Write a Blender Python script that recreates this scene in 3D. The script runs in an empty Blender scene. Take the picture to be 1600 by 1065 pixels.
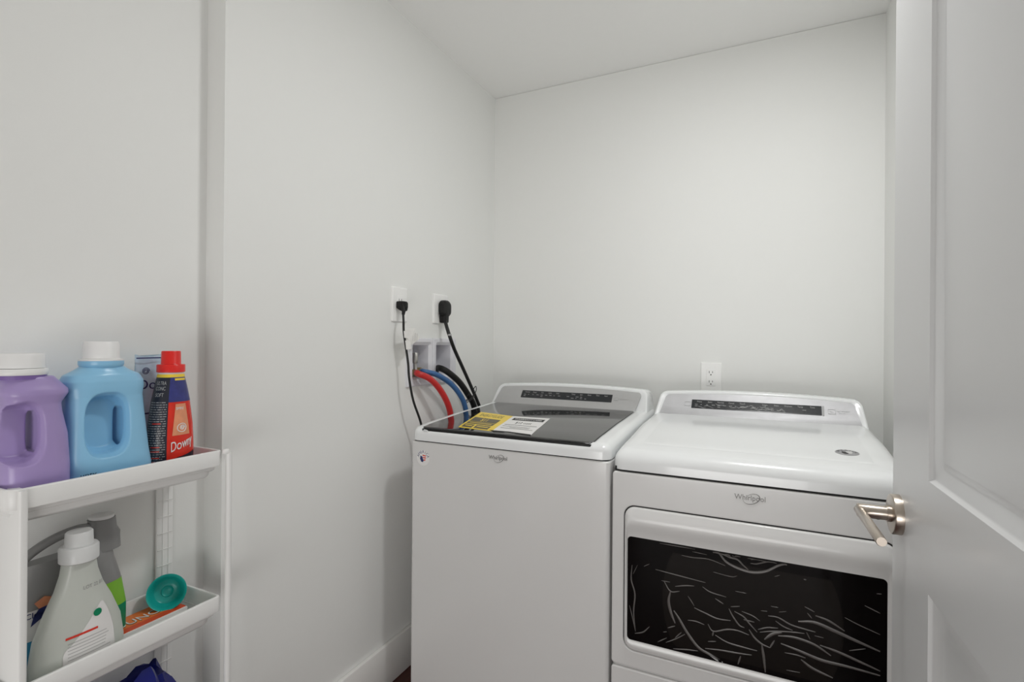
import bpy, bmesh, math, random
from mathutils import Vector, Matrix
random.seed(4)
SC = bpy.context.scene
COL = SC.collection
R = math.radians
PI = math.pi

# ------------------------------------------------------------------ camera
cam_d = bpy.data.cameras.new('camera'); cam = bpy.data.objects.new('camera', cam_d); COL.objects.link(cam)
cam_d.sensor_width = 36.0; cam_d.lens = 815.64 / 1600 * 36.0; cam_d.clip_start = 0.02
_y, _p, _r = R(25.8137), R(0.0688), R(0.4451)
_F = Vector((-math.sin(_y) * math.cos(_p), math.cos(_y) * math.cos(_p), math.sin(_p)))
_R = Vector((math.cos(_y), math.sin(_y), 0)); _U = _R.cross(_F)
_R2 = math.cos(_r) * _R + math.sin(_r) * _U; _U2 = -math.sin(_r) * _R + math.cos(_r) * _U
_M = Matrix((_R2, _U2, -_F)).transposed().to_4x4(); _M.translation = Vector((0, 0, 1.215))
cam.matrix_world = _M
SC.camera = cam

# ------------------------------------------------------------------ light and exposure
SC.view_settings.view_transform = 'Standard'; SC.view_settings.look = 'None'
SC.view_settings.gamma = 1.0; SC.view_settings.use_curve_mapping = False
SC.view_settings.exposure = 0.0
w = bpy.data.worlds.new('world'); SC.world = w; w.use_nodes = True
w.node_tree.nodes['Background'].inputs[0].default_value = (0.9, 0.95, 1, 1)
w.node_tree.nodes['Background'].inputs[1].default_value = 0.3
SC.cycles.max_bounces = 14; SC.cycles.diffuse_bounces = 9; SC.cycles.glossy_bounces = 6
SC.cycles.transmission_bounces = 8; SC.cycles.use_denoising = True

def lamp(name, loc, size, power, color, rot=(0, 0, 0), shape='DISK', sy=None):
    l = bpy.data.lights.new(name, 'AREA'); l.shape = shape; l.size = size
    if sy: l.size_y = sy
    l.energy = power; l.color = color
    o = bpy.data.objects.new(name, l); COL.objects.link(o); o.location = loc; o.rotation_euler = rot
    return o
LAMPS = ((0.02, 1.20, 9.2, .19),)
for lx, ly, pw, sz_ in LAMPS:
    lamp('downlight_lamp', (lx, ly, 2.380), sz_, pw, (1, 1, .99))
# added soft fill, placed at an invented low window behind the camera
lamp('added_low_fill', (-.1, -1.345, .50), 1.6, 20.5, (1, .985, .965), (R(90), 0, 0), 'RECTANGLE', .70)

# ------------------------------------------------------------------ helpers
def mat(name, col, rough=0.5, metal=0.0, noise=0.0, nscale=40, bump=0.0, bscale=200, trans=0.0, coat=0.0, ior=1.45, alpha=1.0, spec=0.5, sss=0.0, emit=None):
    m = bpy.data.materials.new(name); m.use_nodes = True
    nt = m.node_tree; b = nt.nodes['Principled BSDF']
    c = (*col, 1) if len(col) == 3 else col
    b.inputs['Base Color'].default_value = c; b.inputs['Roughness'].default_value = rough
    b.inputs['Metallic'].default_value = metal; b.inputs['IOR'].default_value = ior
    b.inputs['Transmission Weight'].default_value = trans; b.inputs['Coat Weight'].default_value = coat
    b.inputs['Coat Roughness'].default_value = 0.08; b.inputs['Alpha'].default_value = alpha
    b.inputs['Specular IOR Level'].default_value = spec
    if sss:
        b.inputs['Subsurface Weight'].default_value = sss; b.inputs['Subsurface Radius'].default_value = (0.02, 0.02, 0.02)
        b.inputs['Subsurface Scale'].default_value = 0.3
    if emit:
        b.inputs['Emission Color'].default_value = c; b.inputs['Emission Strength'].default_value = emit
    tc = nt.nodes.new('ShaderNodeTexCoord')
    n = nt.nodes.new('ShaderNodeTexNoise'); n.inputs['Scale'].default_value = nscale; n.inputs['Detail'].default_value = 4
    nt.links.new(tc.outputs['Object'], n.inputs['Vector'])
    mr = nt.nodes.new('ShaderNodeMapRange'); mr.inputs['To Min'].default_value = 1 - noise; mr.inputs['To Max'].default_value = 1 + noise
    nt.links.new(n.outputs['Fac'], mr.inputs['Value'])
    mx = nt.nodes.new('ShaderNodeMix'); mx.data_type = 'RGBA'; mx.blend_type = 'MULTIPLY'; mx.inputs['Factor'].default_value = 1
    mx.inputs['A'].default_value = c
    nt.links.new(mr.outputs['Result'], mx.inputs['B']); nt.links.new(mx.outputs['Result'], b.inputs['Base Color'])
    if bump:
        n2 = nt.nodes.new('ShaderNodeTexNoise'); n2.inputs['Scale'].default_value = bscale; n2.inputs['Detail'].default_value = 3
        nt.links.new(tc.outputs['Object'], n2.inputs['Vector'])
        bp = nt.nodes.new('ShaderNodeBump'); bp.inputs['Strength'].default_value = bump; bp.inputs['Distance'].default_value = 0.002
        nt.links.new(n2.outputs['Fac'], bp.inputs['Height']); nt.links.new(bp.outputs['Normal'], b.inputs['Normal'])
    return m

M = {}
M['wall'] = mat('wall_paint', (.81, .815, .80), .62, noise=.006, bump=.05, bscale=260)
M['ceil'] = mat('ceiling_paint', (.89, .89, .88), .8, noise=.008, bump=.05, bscale=200)
M['trim'] = mat('trim_paint', (.80, .79, .77), .3, noise=.005)
M['door'] = mat('door_paint', (.66, .665, .67), .28, noise=.005, bump=.02, bscale=500)
M['enamel'] = mat('white_enamel', (.70, .695, .69), .26, noise=.004, coat=.25)
M['plastic'] = mat('white_gloss_plastic', (.80, .815, .82), .22, noise=.004, coat=.4)
M['gap'] = mat('dark_gap', (.02, .02, .02), .8)
M['glass'] = mat('black_lid_glass', (.022, .022, .022), .045, spec=.75, noise=.01, coat=.3)
M['blackrub'] = mat('black_rubber', (.010, .010, .010), .45, noise=.05, spec=.3)
M['cable'] = mat('black_cable', (.01, .01, .01), .45, noise=.05)
M['silver'] = mat('silver_panel', (.50, .50, .50), .33, metal=.35, noise=.04, nscale=60)
M['silver_film'] = mat('silver_panel_with_film', (.50, .50, .515), .38, metal=.2, noise=.10, nscale=26, bump=.22, bscale=40)
M['display'] = mat('dark_display', (.025, .027, .03), .22, noise=.1)
M['print'] = mat('grey_print', (.40, .40, .40), .5)
M['faint'] = mat('faint_print', (.42, .42, .42), .5)
M['chrome'] = mat('chrome_logo', (.20, .195, .19), .4, metal=.3)
M['window'] = mat('dark_door_glass', (.005, .004, .004), .07, noise=.1, spec=.10)
M['drum'] = mat('dark_drum_face', (.010, .008, .007), .09, noise=.2, spec=.14)
M['film'] = mat('painted_film_highlight', (.092, .084, .08), .35, noise=.35, nscale=90, spec=.7)  # grey colour stands for light caught on the clear film's creases
M['filmw'] = mat('painted_crease_glint', (.55, .55, .55), .25, noise=.3, nscale=90)  # pale colour painted in for glints along film creases
M['nickel'] = mat('brushed_nickel', (.52, .46, .40), .28, metal=1, noise=.05, nscale=150)
M['steel'] = mat('galvanised_steel', (.45, .44, .42), .35, metal=.9, noise=.1)
M['brass'] = mat('brass', (.55, .42, .2), .35, metal=.9, noise=.1)
M['plate'] = mat('white_cover_plate', (.88, .88, .87), .25)
M['slot'] = mat('dark_slot', (.03, .03, .03), .6)
M['boxin'] = mat('box_plastic', (.72, .72, .76), .45)
M['red_hose'] = mat('red_rubber', (.50, .018, .018), .35, noise=.05, coat=.2)
M['blue_hose'] = mat('blue_rubber', (.035, .12, .30), .35, noise=.05, coat=.2)
M['cart'] = mat('cart_plastic', (.80, .80, .79), .32, noise=.004)
M['purple'] = mat('purple_plastic', (.38, .29, .56), .3, noise=.03, nscale=20, sss=.1)
M['purple_dark'] = mat('dark_purple_plastic', (.20, .12, .36), .3, noise=.03)
M['blue'] = mat('light_blue_plastic', (.27, .55, .78), .28, noise=.03, nscale=20, sss=.1)
M['whitecap'] = mat('white_cap_plastic', (.82, .82, .82), .35, noise=.004)
M['red'] = mat('red_plastic', (.75, .02, .015), .28, noise=.03)
M['redlab'] = mat('red_label', (.70, .03, .015), .25, noise=.25, nscale=45)
M['blacklab'] = mat('black_label', (.02, .022, .035), .3, noise=.2)
M['bluelab'] = mat('blue_purple_label', (.035, .04, .19), .3, noise=.5, nscale=60)
M['flame'] = mat('pale_orange_label', (.75, .30, .16), .3, noise=.2, nscale=60)
M['yellow'] = mat('yellow_label', (.85, .62, .05), .35, noise=.03)
M['whitelab'] = mat('white_label', (.80, .79, .78), .35, noise=.02)
M['navy'] = mat('navy_print', (.02, .03, .14), .4)
M['redprint'] = mat('red_print', (.70, .05, .03), .4)
M['bluebag'] = mat('navy_blue_bag_film', (.008, .013, .17), .22, noise=.2, nscale=20, bump=.4, bscale=30)
M['teal'] = mat('teal_plastic', (.015, .42, .38), .25, noise=.03, sss=.15)
M['orange'] = mat('orange_carton', (.80, .19, .02), .35, noise=.22, nscale=40)
M['orangered'] = mat('red_orange_carton', (.72, .07, .01), .35, noise=.1)
M['grayplastic'] = mat('silver_grey_plastic', (.29, .29, .29), .35, metal=.25, noise=.04)
M['green'] = mat('green_label', (.22, .50, .04), .35, noise=.06)
M['darkgreen'] = mat('dark_green_label', (.0, .22, .10), .35, noise=.06)
M['teallab'] = mat('blue_label', (.05, .30, .50), .35, noise=.3, nscale=30)
M['clear'] = mat('frosted_clear_plastic', (.74, .77, .72), .32, trans=.25, noise=.01, sss=.2)
M['frost'] = mat('frosted_white_cap', (.82, .83, .83), .3, trans=.2, noise=.01)
M['pouch'] = mat('pale_blue_pouch', (.50, .64, .76), .3, noise=.25, nscale=50)
M['wood'] = None

def wood():
    m = bpy.data.materials.new('dark_red_wood_floor'); m.use_nodes = True; nt = m.node_tree; b = nt.nodes['Principled BSDF']
    tc = nt.nodes.new('ShaderNodeTexCoord'); mp = nt.nodes.new('ShaderNodeMapping'); mp.inputs['Scale'].default_value = (9, 1.1, 1)
    nt.links.new(tc.outputs['Object'], mp.inputs['Vector'])
    n = nt.nodes.new('ShaderNodeTexNoise'); n.inputs['Scale'].default_value = 9; n.inputs['Detail'].default_value = 8
    nt.links.new(mp.outputs[0], n.inputs['Vector'])
    br = nt.nodes.new('ShaderNodeTexBrick'); br.inputs['Scale'].default_value = 1.0
    br.inputs['Color1'].default_value = (.10, .022, .014, 1); br.inputs['Color2'].default_value = (.07, .014, .01, 1); br.inputs['Mortar'].default_value = (.012, .004, .003, 1)
    br.inputs['Brick Width'].default_value = 1.2; br.inputs['Row Height'].default_value = .12; br.inputs['Mortar Size'].default_value = .002
    mp2 = nt.nodes.new('ShaderNodeMapping'); mp2.inputs['Rotation'].default_value = (0, 0, PI / 2)
    nt.links.new(tc.outputs['Object'], mp2.inputs['Vector']); nt.links.new(mp2.outputs[0], br.inputs['Vector'])
    mx = nt.nodes.new('ShaderNodeMix'); mx.data_type = 'RGBA'; mx.blend_type = 'MULTIPLY'; mx.inputs['Factor'].default_value = .6
    nt.links.new(br.outputs['Color'], mx.inputs['A']); nt.links.new(n.outputs['Color'], mx.inputs['B'])
    nt.links.new(mx.outputs['Result'], b.inputs['Base Color']); b.inputs['Roughness'].default_value = .3
    return m
M['wood'] = wood()

def link(name, me, m, parent=None, smooth=True, angle=40):
    o = bpy.data.objects.new(name, me); COL.objects.link(o)
    if m is not None and not me.materials: me.materials.append(m)
    if parent is not None: o.parent = parent
    if smooth:
        me.polygons.foreach_set('use_smooth', [True] * len(me.polygons))
        try: me.set_sharp_from_angle(angle=R(angle))
        except Exception: pass
    return o
def obj(name, bm, m, parent=None, smooth=True, angle=40, recalc=True):
    if recalc: bmesh.ops.recalc_face_normals(bm, faces=bm.faces)
    me = bpy.data.meshes.new(name); bm.to_mesh(me); bm.free()
    return link(name, me, m, parent, smooth, angle)
def thing(name, label, cat, loc=(0, 0, 0), group=None):
    o = bpy.data.objects.new(name, None); COL.objects.link(o); o.location = loc; o.empty_display_size = .05
    o['label'] = label; o['category'] = cat
    if group: o['group'] = group
    return o
def adopt(root):
    """parts are modelled in world coordinates: cancel the thing's own location"""
    root_inv = Matrix.Translation(-Vector(root.location))
    for c in root.children:
        if not c.get('_local'): c.matrix_parent_inverse = root_inv
def tag(o, label, cat, group=None):
    o['label'] = label; o['category'] = cat
    if group: o['group'] = group
    return o
def struct(o):
    o['kind'] = 'structure'; return o
def box(bm, x0, x1, y0, y1, z0, z1):
    v = [bm.verts.new((x, y, z)) for x in (x0, x1) for y in (y0, y1) for z in (z0, z1)]
    for f in ((0, 1, 3, 2), (4, 6, 7, 5), (0, 4, 5, 1), (2, 3, 7, 6), (0, 2, 6, 4), (1, 5, 7, 3)):
        bm.faces.new([v[i] for i in f])
def bevbox(x0, x1, y0, y1, z0, z1, r=.003, seg=2):
    bm = bmesh.new(); box(bm, x0, x1, y0, y1, z0, z1)
    bmesh.ops.bevel(bm, geom=bm.edges[:], offset=r, segments=seg, affect='EDGES', profile=.5)
    return bm
def rr(x0, x1, y0, y1, r, d=0.0, arc=6, side=8, r1=None):
    """rounded rectangle as (x,y) list, mirrored in x: index i pairs with n-1-i"""
    x0 += d; x1 -= d; y0 += d; y1 -= d; r1 = max((r if r1 is None else r1) - d, .0006); r = max(r - d, .0006); L = []
    for k in range(arc + 1):
        a = R(270 - 90 * k / arc); L.append((x0 + r + r * math.cos(a), y0 + r + r * math.sin(a)))
    for k in range(1, side): L.append((x0, y0 + r + (y1 - y0 - r - r1) * k / side))
    for k in range(arc + 1):
        a = R(180 - 90 * k / arc); L.append((x0 + r1 + r1 * math.cos(a), y1 - r1 + r1 * math.sin(a)))
    s = x0 + x1
    return L + [(s - x, y) for x, y in reversed(L)]
def ringv(bm, pts): return [bm.verts.new(p) for p in pts]
def bridge(bm, a, b):
    n = len(a)
    for i in range(n): bm.faces.new((a[i], a[(i + 1) % n], b[(i + 1) % n], b[i]))
def cap_pair(bm, a):
    n = len(a)
    for i in range(n // 2 - 1): bm.faces.new((a[i], a[i + 1], a[n - 2 - i], a[n - 1 - i]))
def loft(bm, rings, c0=True, c1=True, pair=True):
    vs = [ringv(bm, r) for r in rings]
    for a, b in zip(vs, vs[1:]): bridge(bm, a, b)
    for flag, v in ((c0, vs[0]), (c1, vs[-1])):
        if flag:
            if pair: cap_pair(bm, v)
            else: bm.faces.new(v)
    return vs
def slab(bm, a0, a1, b0, b1, r, c0, c1, e, mp, side=1):
    """rounded plate in (a,b), from c0 to c1, its c1 edge rounded by e; mp maps (a,b,c) to world"""
    rings = [[mp(a, b, c0) for a, b in rr(a0, a1, b0, b1, r, 0, 5, side)]]
    for k in range(4):
        t = k / 3 * PI / 2; d = e * (1 - math.cos(t)); c = c1 - (e if c1 > c0 else -e) * (1 - math.sin(t))
        rings.append([mp(a, b, c) for a, b in rr(a0, a1, b0, b1, r, d, 5, side)])
    hold = min(.0015, (a1 - a0) * .1, (b1 - b0) * .1)
    rings.append([mp(a, b, c1) for a, b in rr(a0, a1, b0, b1, r, e + hold, 5, side)])
    loft(bm, rings)
FRONT = lambda a, b, c: (a, -c, b)          # plates facing -y: c = -y
LEFTW = lambda a, b, c: (c, a, b)           # plates facing +x
def frustum(bm, c, axis, r0, r1, h0, h1, n=24, cap=True, z0=None):
    ax = Vector(axis).normalized(); t = ax.orthogonal().normalized(); u = ax.cross(t)
    c = Vector(c)
    A = [c + ax * h0 + (t * math.cos(2 * PI * i / n) + u * math.sin(2 * PI * i / n)) * r0 for i in range(n)]
    B = [c + ax * h1 + (t * math.cos(2 * PI * i / n) + u * math.sin(2 * PI * i / n)) * r1 for i in range(n)]
    va, vb = ringv(bm, A), ringv(bm, B); bridge(bm, va, vb)
    if cap: bm.faces.new(va); bm.faces.new(vb)
def lathe(bm, c, axis, prof, n=32, cap0=True, cap1=True):
    ax = Vector(axis).normalized(); t = ax.orthogonal().normalized(); u = ax.cross(t); c = Vector(c)
    rs = [[c + ax * h + (t * math.cos(2 * PI * i / n) + u * math.sin(2 * PI * i / n)) * max(r, 1e-5) for i in range(n)] for r, h in prof]
    loft(bm, rs, cap0, cap1, pair=False)
def smooth_path(P, k=8):
    P = [Vector(p) for p in P]; Q = [P[0] * 2 - P[1]] + P + [P[-1] * 2 - P[-2]]; out = []
    for i in range(1, len(Q) - 2):
        for j in range(k):
            t = j / k; a, b, c, d = Q[i - 1], Q[i], Q[i + 1], Q[i + 2]
            out.append(.5 * ((2 * b) + (c - a) * t + (2 * a - 5 * b + 4 * c - d) * t * t + (3 * b - a - 3 * c + d) * t ** 3))
    out.append(P[-1]); return out
def tube(bm, P, r, n=12, k=8, smooth=True):
    P = smooth_path(P, k) if smooth else [Vector(p) for p in P]
    rad = r if callable(r) else (lambda t: r)
    up = Vector((0, 0, 1)); prev = None; rings = []
    for i, p in enumerate(P):
        d = (P[min(i + 1, len(P) - 1)] - P[max(i - 1, 0)]).normalized()
        if prev is None: prev = d.orthogonal().normalized()
        t = (prev - d * prev.dot(d)).normalized(); prev = t; u = d.cross(t); q = rad(i / (len(P) - 1))
        rings.append([p + (t * math.cos(2 * PI * j / n) + u * math.sin(2 * PI * j / n)) * q for j in range(n)])
    loft(bm, rings, pair=False)
def text_mesh(s, size, extrude=.0003, align='CENTER', shear=0.0):
    cu = bpy.data.curves.new('t', 'FONT'); cu.body = s; cu.size = size; cu.extrude = extrude; cu.align_x = align; cu.align_y = 'CENTER'; cu.shear = shear
    cu.resolution_u = 3
    o = bpy.data.objects.new('t', cu); COL.objects.link(o)
    dg = bpy.context.evaluated_depsgraph_get(); dg.update()
    me = bpy.data.meshes.new_from_object(o.evaluated_get(dg)); bpy.data.objects.remove(o); bpy.data.curves.remove(cu)
    me.materials.clear()
    return me
def text(name, s, size, mp, m, parent, sx=1.0, **kw):
    me = text_mesh(s, size, **kw)
    for v in me.vertices: v.co = Vector(mp(v.co.x * sx, v.co.y, v.co.z))
    return link(name, me, m, parent, smooth=False)
def rects(name, L, mp, m, parent, th=.0004):
    """printed bars: (a0,a1,b0,b1) in a plane"""
    bm = bmesh.new()
    for a0, a1, b0, b1 in L:
        v = [bm.verts.new(mp(a, b, c)) for a in (a0, a1) for b in (b0, b1) for c in (0, th)]
        for f in ((0, 1, 3, 2), (4, 6, 7, 5), (0, 4, 5, 1), (2, 3, 7, 6), (0, 2, 6, 4), (1, 5, 7, 3)): bm.faces.new([v[i] for i in f])
    return obj(name, bm, m, parent, smooth=False)

# ------------------------------------------------------------------ room
XL, YB, XR, ZC, XREC, YR = -1.1994, 2.269, .386, 2.4075, -1.266, .846
bm = bmesh.new(); box(bm, -1.5, 1.3, -1.5, 2.4, -.05, 0); struct(obj('floor', bm, M['wood'], smooth=False))
bm = bmesh.new(); box(bm, -1.5, 1.3, -1.5, 2.4, ZC, ZC + .05); struct(obj('ceiling', bm, M['ceil'], smooth=False))
HY0, HY1, HZ0, HZ1 = 1.590, 1.892, 1.062, 1.206      # opening for the washer hookup box
bm = bmesh.new()
ys = [YR, HY0, HY1, YB]; zs = [0, HZ0, HZ1, ZC]
for i in range(3):
    for j in range(3):
        if i == 1 and j == 1: box(bm, -1.5, XL - .085, ys[i], ys[i + 1], zs[j], zs[j + 1])
        else: box(bm, -1.5, XL, ys[i], ys[i + 1], zs[j], zs[j + 1])
struct(obj('wall_left', bm, M['wall'], smooth=False))
bm = bmesh.new(); box(bm, -1.5, XREC, -1.5, YR, 0, ZC); struct(obj('wall_recess', bm, M['wall'], smooth=False))
bm = bmesh.new(); box(bm, -1.5, 1.3, YB, 2.4, 0, ZC - .0014); struct(obj('wall_back', bm, M['wall'], smooth=False))
bm = bmesh.new(); box(bm, XR, 1.3, .34, YB, 0, ZC); struct(obj('wall_right', bm, M['wall'], smooth=False))
bm = bmesh.new(); box(bm, .27, 1.3, .20, .34, 0, ZC); struct(obj('wall_front', bm, M['wall'], smooth=False))
bm = bmesh.new()
for b_ in ((-1.5, -.94, 0, ZC), (.74, 1.3, 0, ZC), (-.94, .74, 0, .12), (-.94, .74, .88, ZC)): box(bm, b_[0], b_[1], -1.5, -1.36, b_[2], b_[3])  # rear wall left open for the added fill window
struct(obj('wall_rear', bm, M['wall'], smooth=False))
wn = bpy.data.objects.new('added_window_1', None); COL.objects.link(wn); struct(wn); wn.location = (-.1, -1.42, .5)  # invented window, out of view, added to carry the fill light
bm = bmesh.new()
for b_ in ((-.84, -.80, -.38, .38), (.80, .84, -.38, .38), (-.80, .80, -.38, -.34), (-.80, .80, .34, .38), (-.015, .015, -.34, .34)): box(bm, b_[0], b_[1], -.03, .03, b_[2], b_[3])
obj('added_window_frame', bm, M['trim'], wn, smooth=False)
bm = bmesh.new(); box(bm, -.80, .80, -.004, .004, -.34, .34); obj('added_window_pane', bm, mat('added_window_glass', (.9, .95, .95), .05, trans=1), wn, smooth=False)
bm = bmesh.new(); box(bm, 1.2, 1.3, -1.35, .20, 0, ZC); struct(obj('wall_hall', bm, M['wall'], smooth=False))
struct(obj('trim_1', bevbox(.235, .27, .19, .35, 0, 2.06, .003), M['trim']))
def baseboard(name, x0, x1, y0, y1):
    struct(obj(name, bevbox(x0, x1, y0, y1, .001, .148, .004), M['trim']))
baseboard('baseboard_left', XL, XL + .016, YR, YB - .016)
baseboard('baseboard_back', XL, XR, YB - .016, YB)
baseboard('baseboard_right', XR - .016, XR, .36, YB - .016)
baseboard('baseboard_recess', XREC, XREC + .014, -1.3, YR)

# ceiling lights
for i, (lx, ly, pw, sz_) in enumerate(LAMPS):
    t = thing('ceiling_light', ('round recessed white ceiling light over the washer and dryer', 'round recessed white ceiling light behind the doorway')[i], 'light', (lx, ly, ZC))
    bm = bmesh.new(); lathe(bm, (0, 0, 0), (0, 0, -1), [(.076, 0), (.098, 0), (.097, .004), (.088, .009), (.078, .009)], 40, False, False)
    obj('trim_ring', bm, M['whitecap'], t)
    bm = bmesh.new(); lathe(bm, (0, 0, 0), (0, 0, -1), [(.078, .002), (.077, .006)], 40)
    obj('lens', bm, mat('lit_lens', (1, .98, .94), .4, emit=6.0), t)

# ------------------------------------------------------------------ open door (hinge towards the camera)
door = bpy.data.objects.new('door_1', None); COL.objects.link(door); struct(door)
door.location = (.2275, .36, 0); door.rotation_euler = (0, 0, R(2.0))
DL, DH, DT = .741, 2.03, .035
def panel_door():
    bm = bmesh.new(); us = [0, .11, .553, DL]; zs = [.012, .22, .866, 1.024, 1.90, DH]
    prof = [(0, 0), (.003, .0035), (.006, .0050), (.022, .0100), (.025, .0102), (.032, .0084), (.035, .0080)]
    for side in (0, 1):
        X = (lambda d: d) if side == 0 else (lambda d: DT - d)
        for i in range(3):
            for j in range(5):
                if i == 1 and j in (1, 3):
                    vs = []
                    for ins, dep in prof:
                        vs.append([bm.verts.new((X(dep), u, z)) for u, z in ((us[i] + ins, zs[j] + ins), (us[i + 1] - ins, zs[j] + ins), (us[i + 1] - ins, zs[j + 1] - ins), (us[i] + ins, zs[j + 1] - ins))])
                    for a, b in zip(vs, vs[1:]): bridge(bm, a, b)
                    bm.faces.new(vs[-1])
                else:
                    bm.faces.new([bm.verts.new((X(0), u, z)) for u, z in ((us[i], zs[j]), (us[i + 1], zs[j]), (us[i + 1], zs[j + 1]), (us[i], zs[j + 1]))])
    for u0, u1, z0, z1 in ((0, 0, zs[0], DH), (DL, DL, zs[0], DH)):
        bm.faces.new([bm.verts.new(p) for p in ((0, u0, z0), (DT, u0, z0), (DT, u0, z1), (0, u0, z1))])
    for z in (zs[0], DH):
        bm.faces.new([bm.verts.new(p) for p in ((0, 0, z), (DT, 0, z), (DT, DL, z), (0, DL, z))])
    bmesh.ops.remove_doubles(bm, verts=bm.verts, dist=1e-5)
    return bm
obj('door_leaf', panel_door(), M['door'], door, angle=25)
HU, HZ = .698, .934
bm = bmesh.new(); lathe(bm, (0, HU, HZ), (-1, 0, 0), [(.0325, 0), (.0325, .011), (.0315, .0125), (.030, .013)], 48); lathe(bm, (0, HU, HZ), (-1, 0, 0), [(.0135, .012), (.0135, .019)], 32)
h = obj('door_handle', bm, M['nickel'], door)
bm = bmesh.new(); lathe(bm, (0, HU, HZ), (-1, 0, 0), [(.0115, .012), (.0115, .058), (.010, .060)], 32)
obj('handle_stem', bm, M['nickel'], h)
bm = bmesh.new(); frustum(bm, (-.030, HU, HZ - .0113), (0, 0, -1), .0026, .0026, 0, .0006, 12); obj('set_screw', bm, M['slot'], h)
bm = bmesh.new(); lathe(bm, (-.0565, HU + .006, HZ), (0, -1, 0), [(.0060, -.0005), (.0072, .001), (.0072, .160), (.0064, .162)], 28)
obj('lever', bm, M['nickel'], h)
bm = bmesh.new(); box(bm, .006, .029, DL, DL + .0012, HZ - .028, HZ + .028); obj('latch_plate', bm, M['nickel'], door, smooth=False)
for z in (.25, 1.02, 1.78):
    bm = bmesh.new(); frustum(bm, (.0, -.008, z), (0, 0, 1), .006, .006, -.045, .045, 16); obj('hinge', bm, M['nickel'], door)

# ------------------------------------------------------------------ washer
def interp(T, y):
    if y <= T[0][0]: return T[0][1]
    for (a, b), (c, d) in zip(T, T[1:]):
        if y <= c:
            t = (y - a) / (c - a); t = t * t * (3 - 2 * t) * .35 + t * .65
            return b + (d - b) * t
    return T[-1][1]
def logo(parent, cx, cz, y, s):
    FR = lambda a, b, c: (cx + a, y - c, cz + b)
    text('logo', 'Whirlpool', .0165 * s, FR, M['chrome'], parent, extrude=.0005, sx=.92)
    bm = bmesh.new()
    P = []
    for k in range(40):
        a = R(200 + 330 * k / 39); q = 1 - .25 * k / 39
        P.append(Vector((cx + s * (.004 + .017 * q * math.cos(a) + .006 * q * math.sin(a)), y - .0004, cz + s * (-.001 + .0135 * q * math.sin(a)))))
    tube(bm, P, lambda t: .0007 * s * (1 - abs(2 * t - 1)) + .0002, 8, smooth=False)
    obj('logo_swirl', bm, M['chrome'], parent)
def appliance_top(parent, name, x0, x1, y0, y1, zb, zt, rad, hole=None, depth=.013, m='plastic'):
    bm = bmesh.new(); rings = []
    rc = .030
    def Zd(x, y):
        d = min(x - x0, x1 - x, (y - y0) * .8); d = max(0, d)
        return interp(zt, y) - (rad - math.sqrt(max(0, rad * rad - (rad - min(d, rad)) ** 2)))
    rings.append([(x, y, zb) for x, y in rr(x0, x1, y0, y1, rc, 0, 6, 16)])
    rings.append([(x, y, zb) for x, y in rr(x0, x1, y0, y1, rc, 0, 6, 16)])
    for k in range(0, 9):
        t = k / 8 * PI / 2; d = rad * (1 - math.cos(t))
        rings.append([(x, y, interp(zt, y) - rad * (1 - math.sin(t))) for x, y in rr(x0, x1, y0, y1, rc, d, 6, 16)])
    if hole:
        hx0, hx1, hy0, hy1 = hole
        H = lambda d, dz: [(x, y, Zd(x, y) + dz) for x, y in rr(hx0, hx1, hy0, hy1, .014, d, 6, 16)]
        rings.append(H(-.010, 0)); rings.append(H(-.002, -.0005)); rings.append(H(0, -.003)); rings.append([(x, y, interp(zt, y) - depth - .006) for x, y in rr(hx0, hx1, hy0, hy1, .014, .0, 6, 16)])
    loft(bm, rings, c0=True)
    return obj(name, bm, M[m], parent, angle=50)
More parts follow.
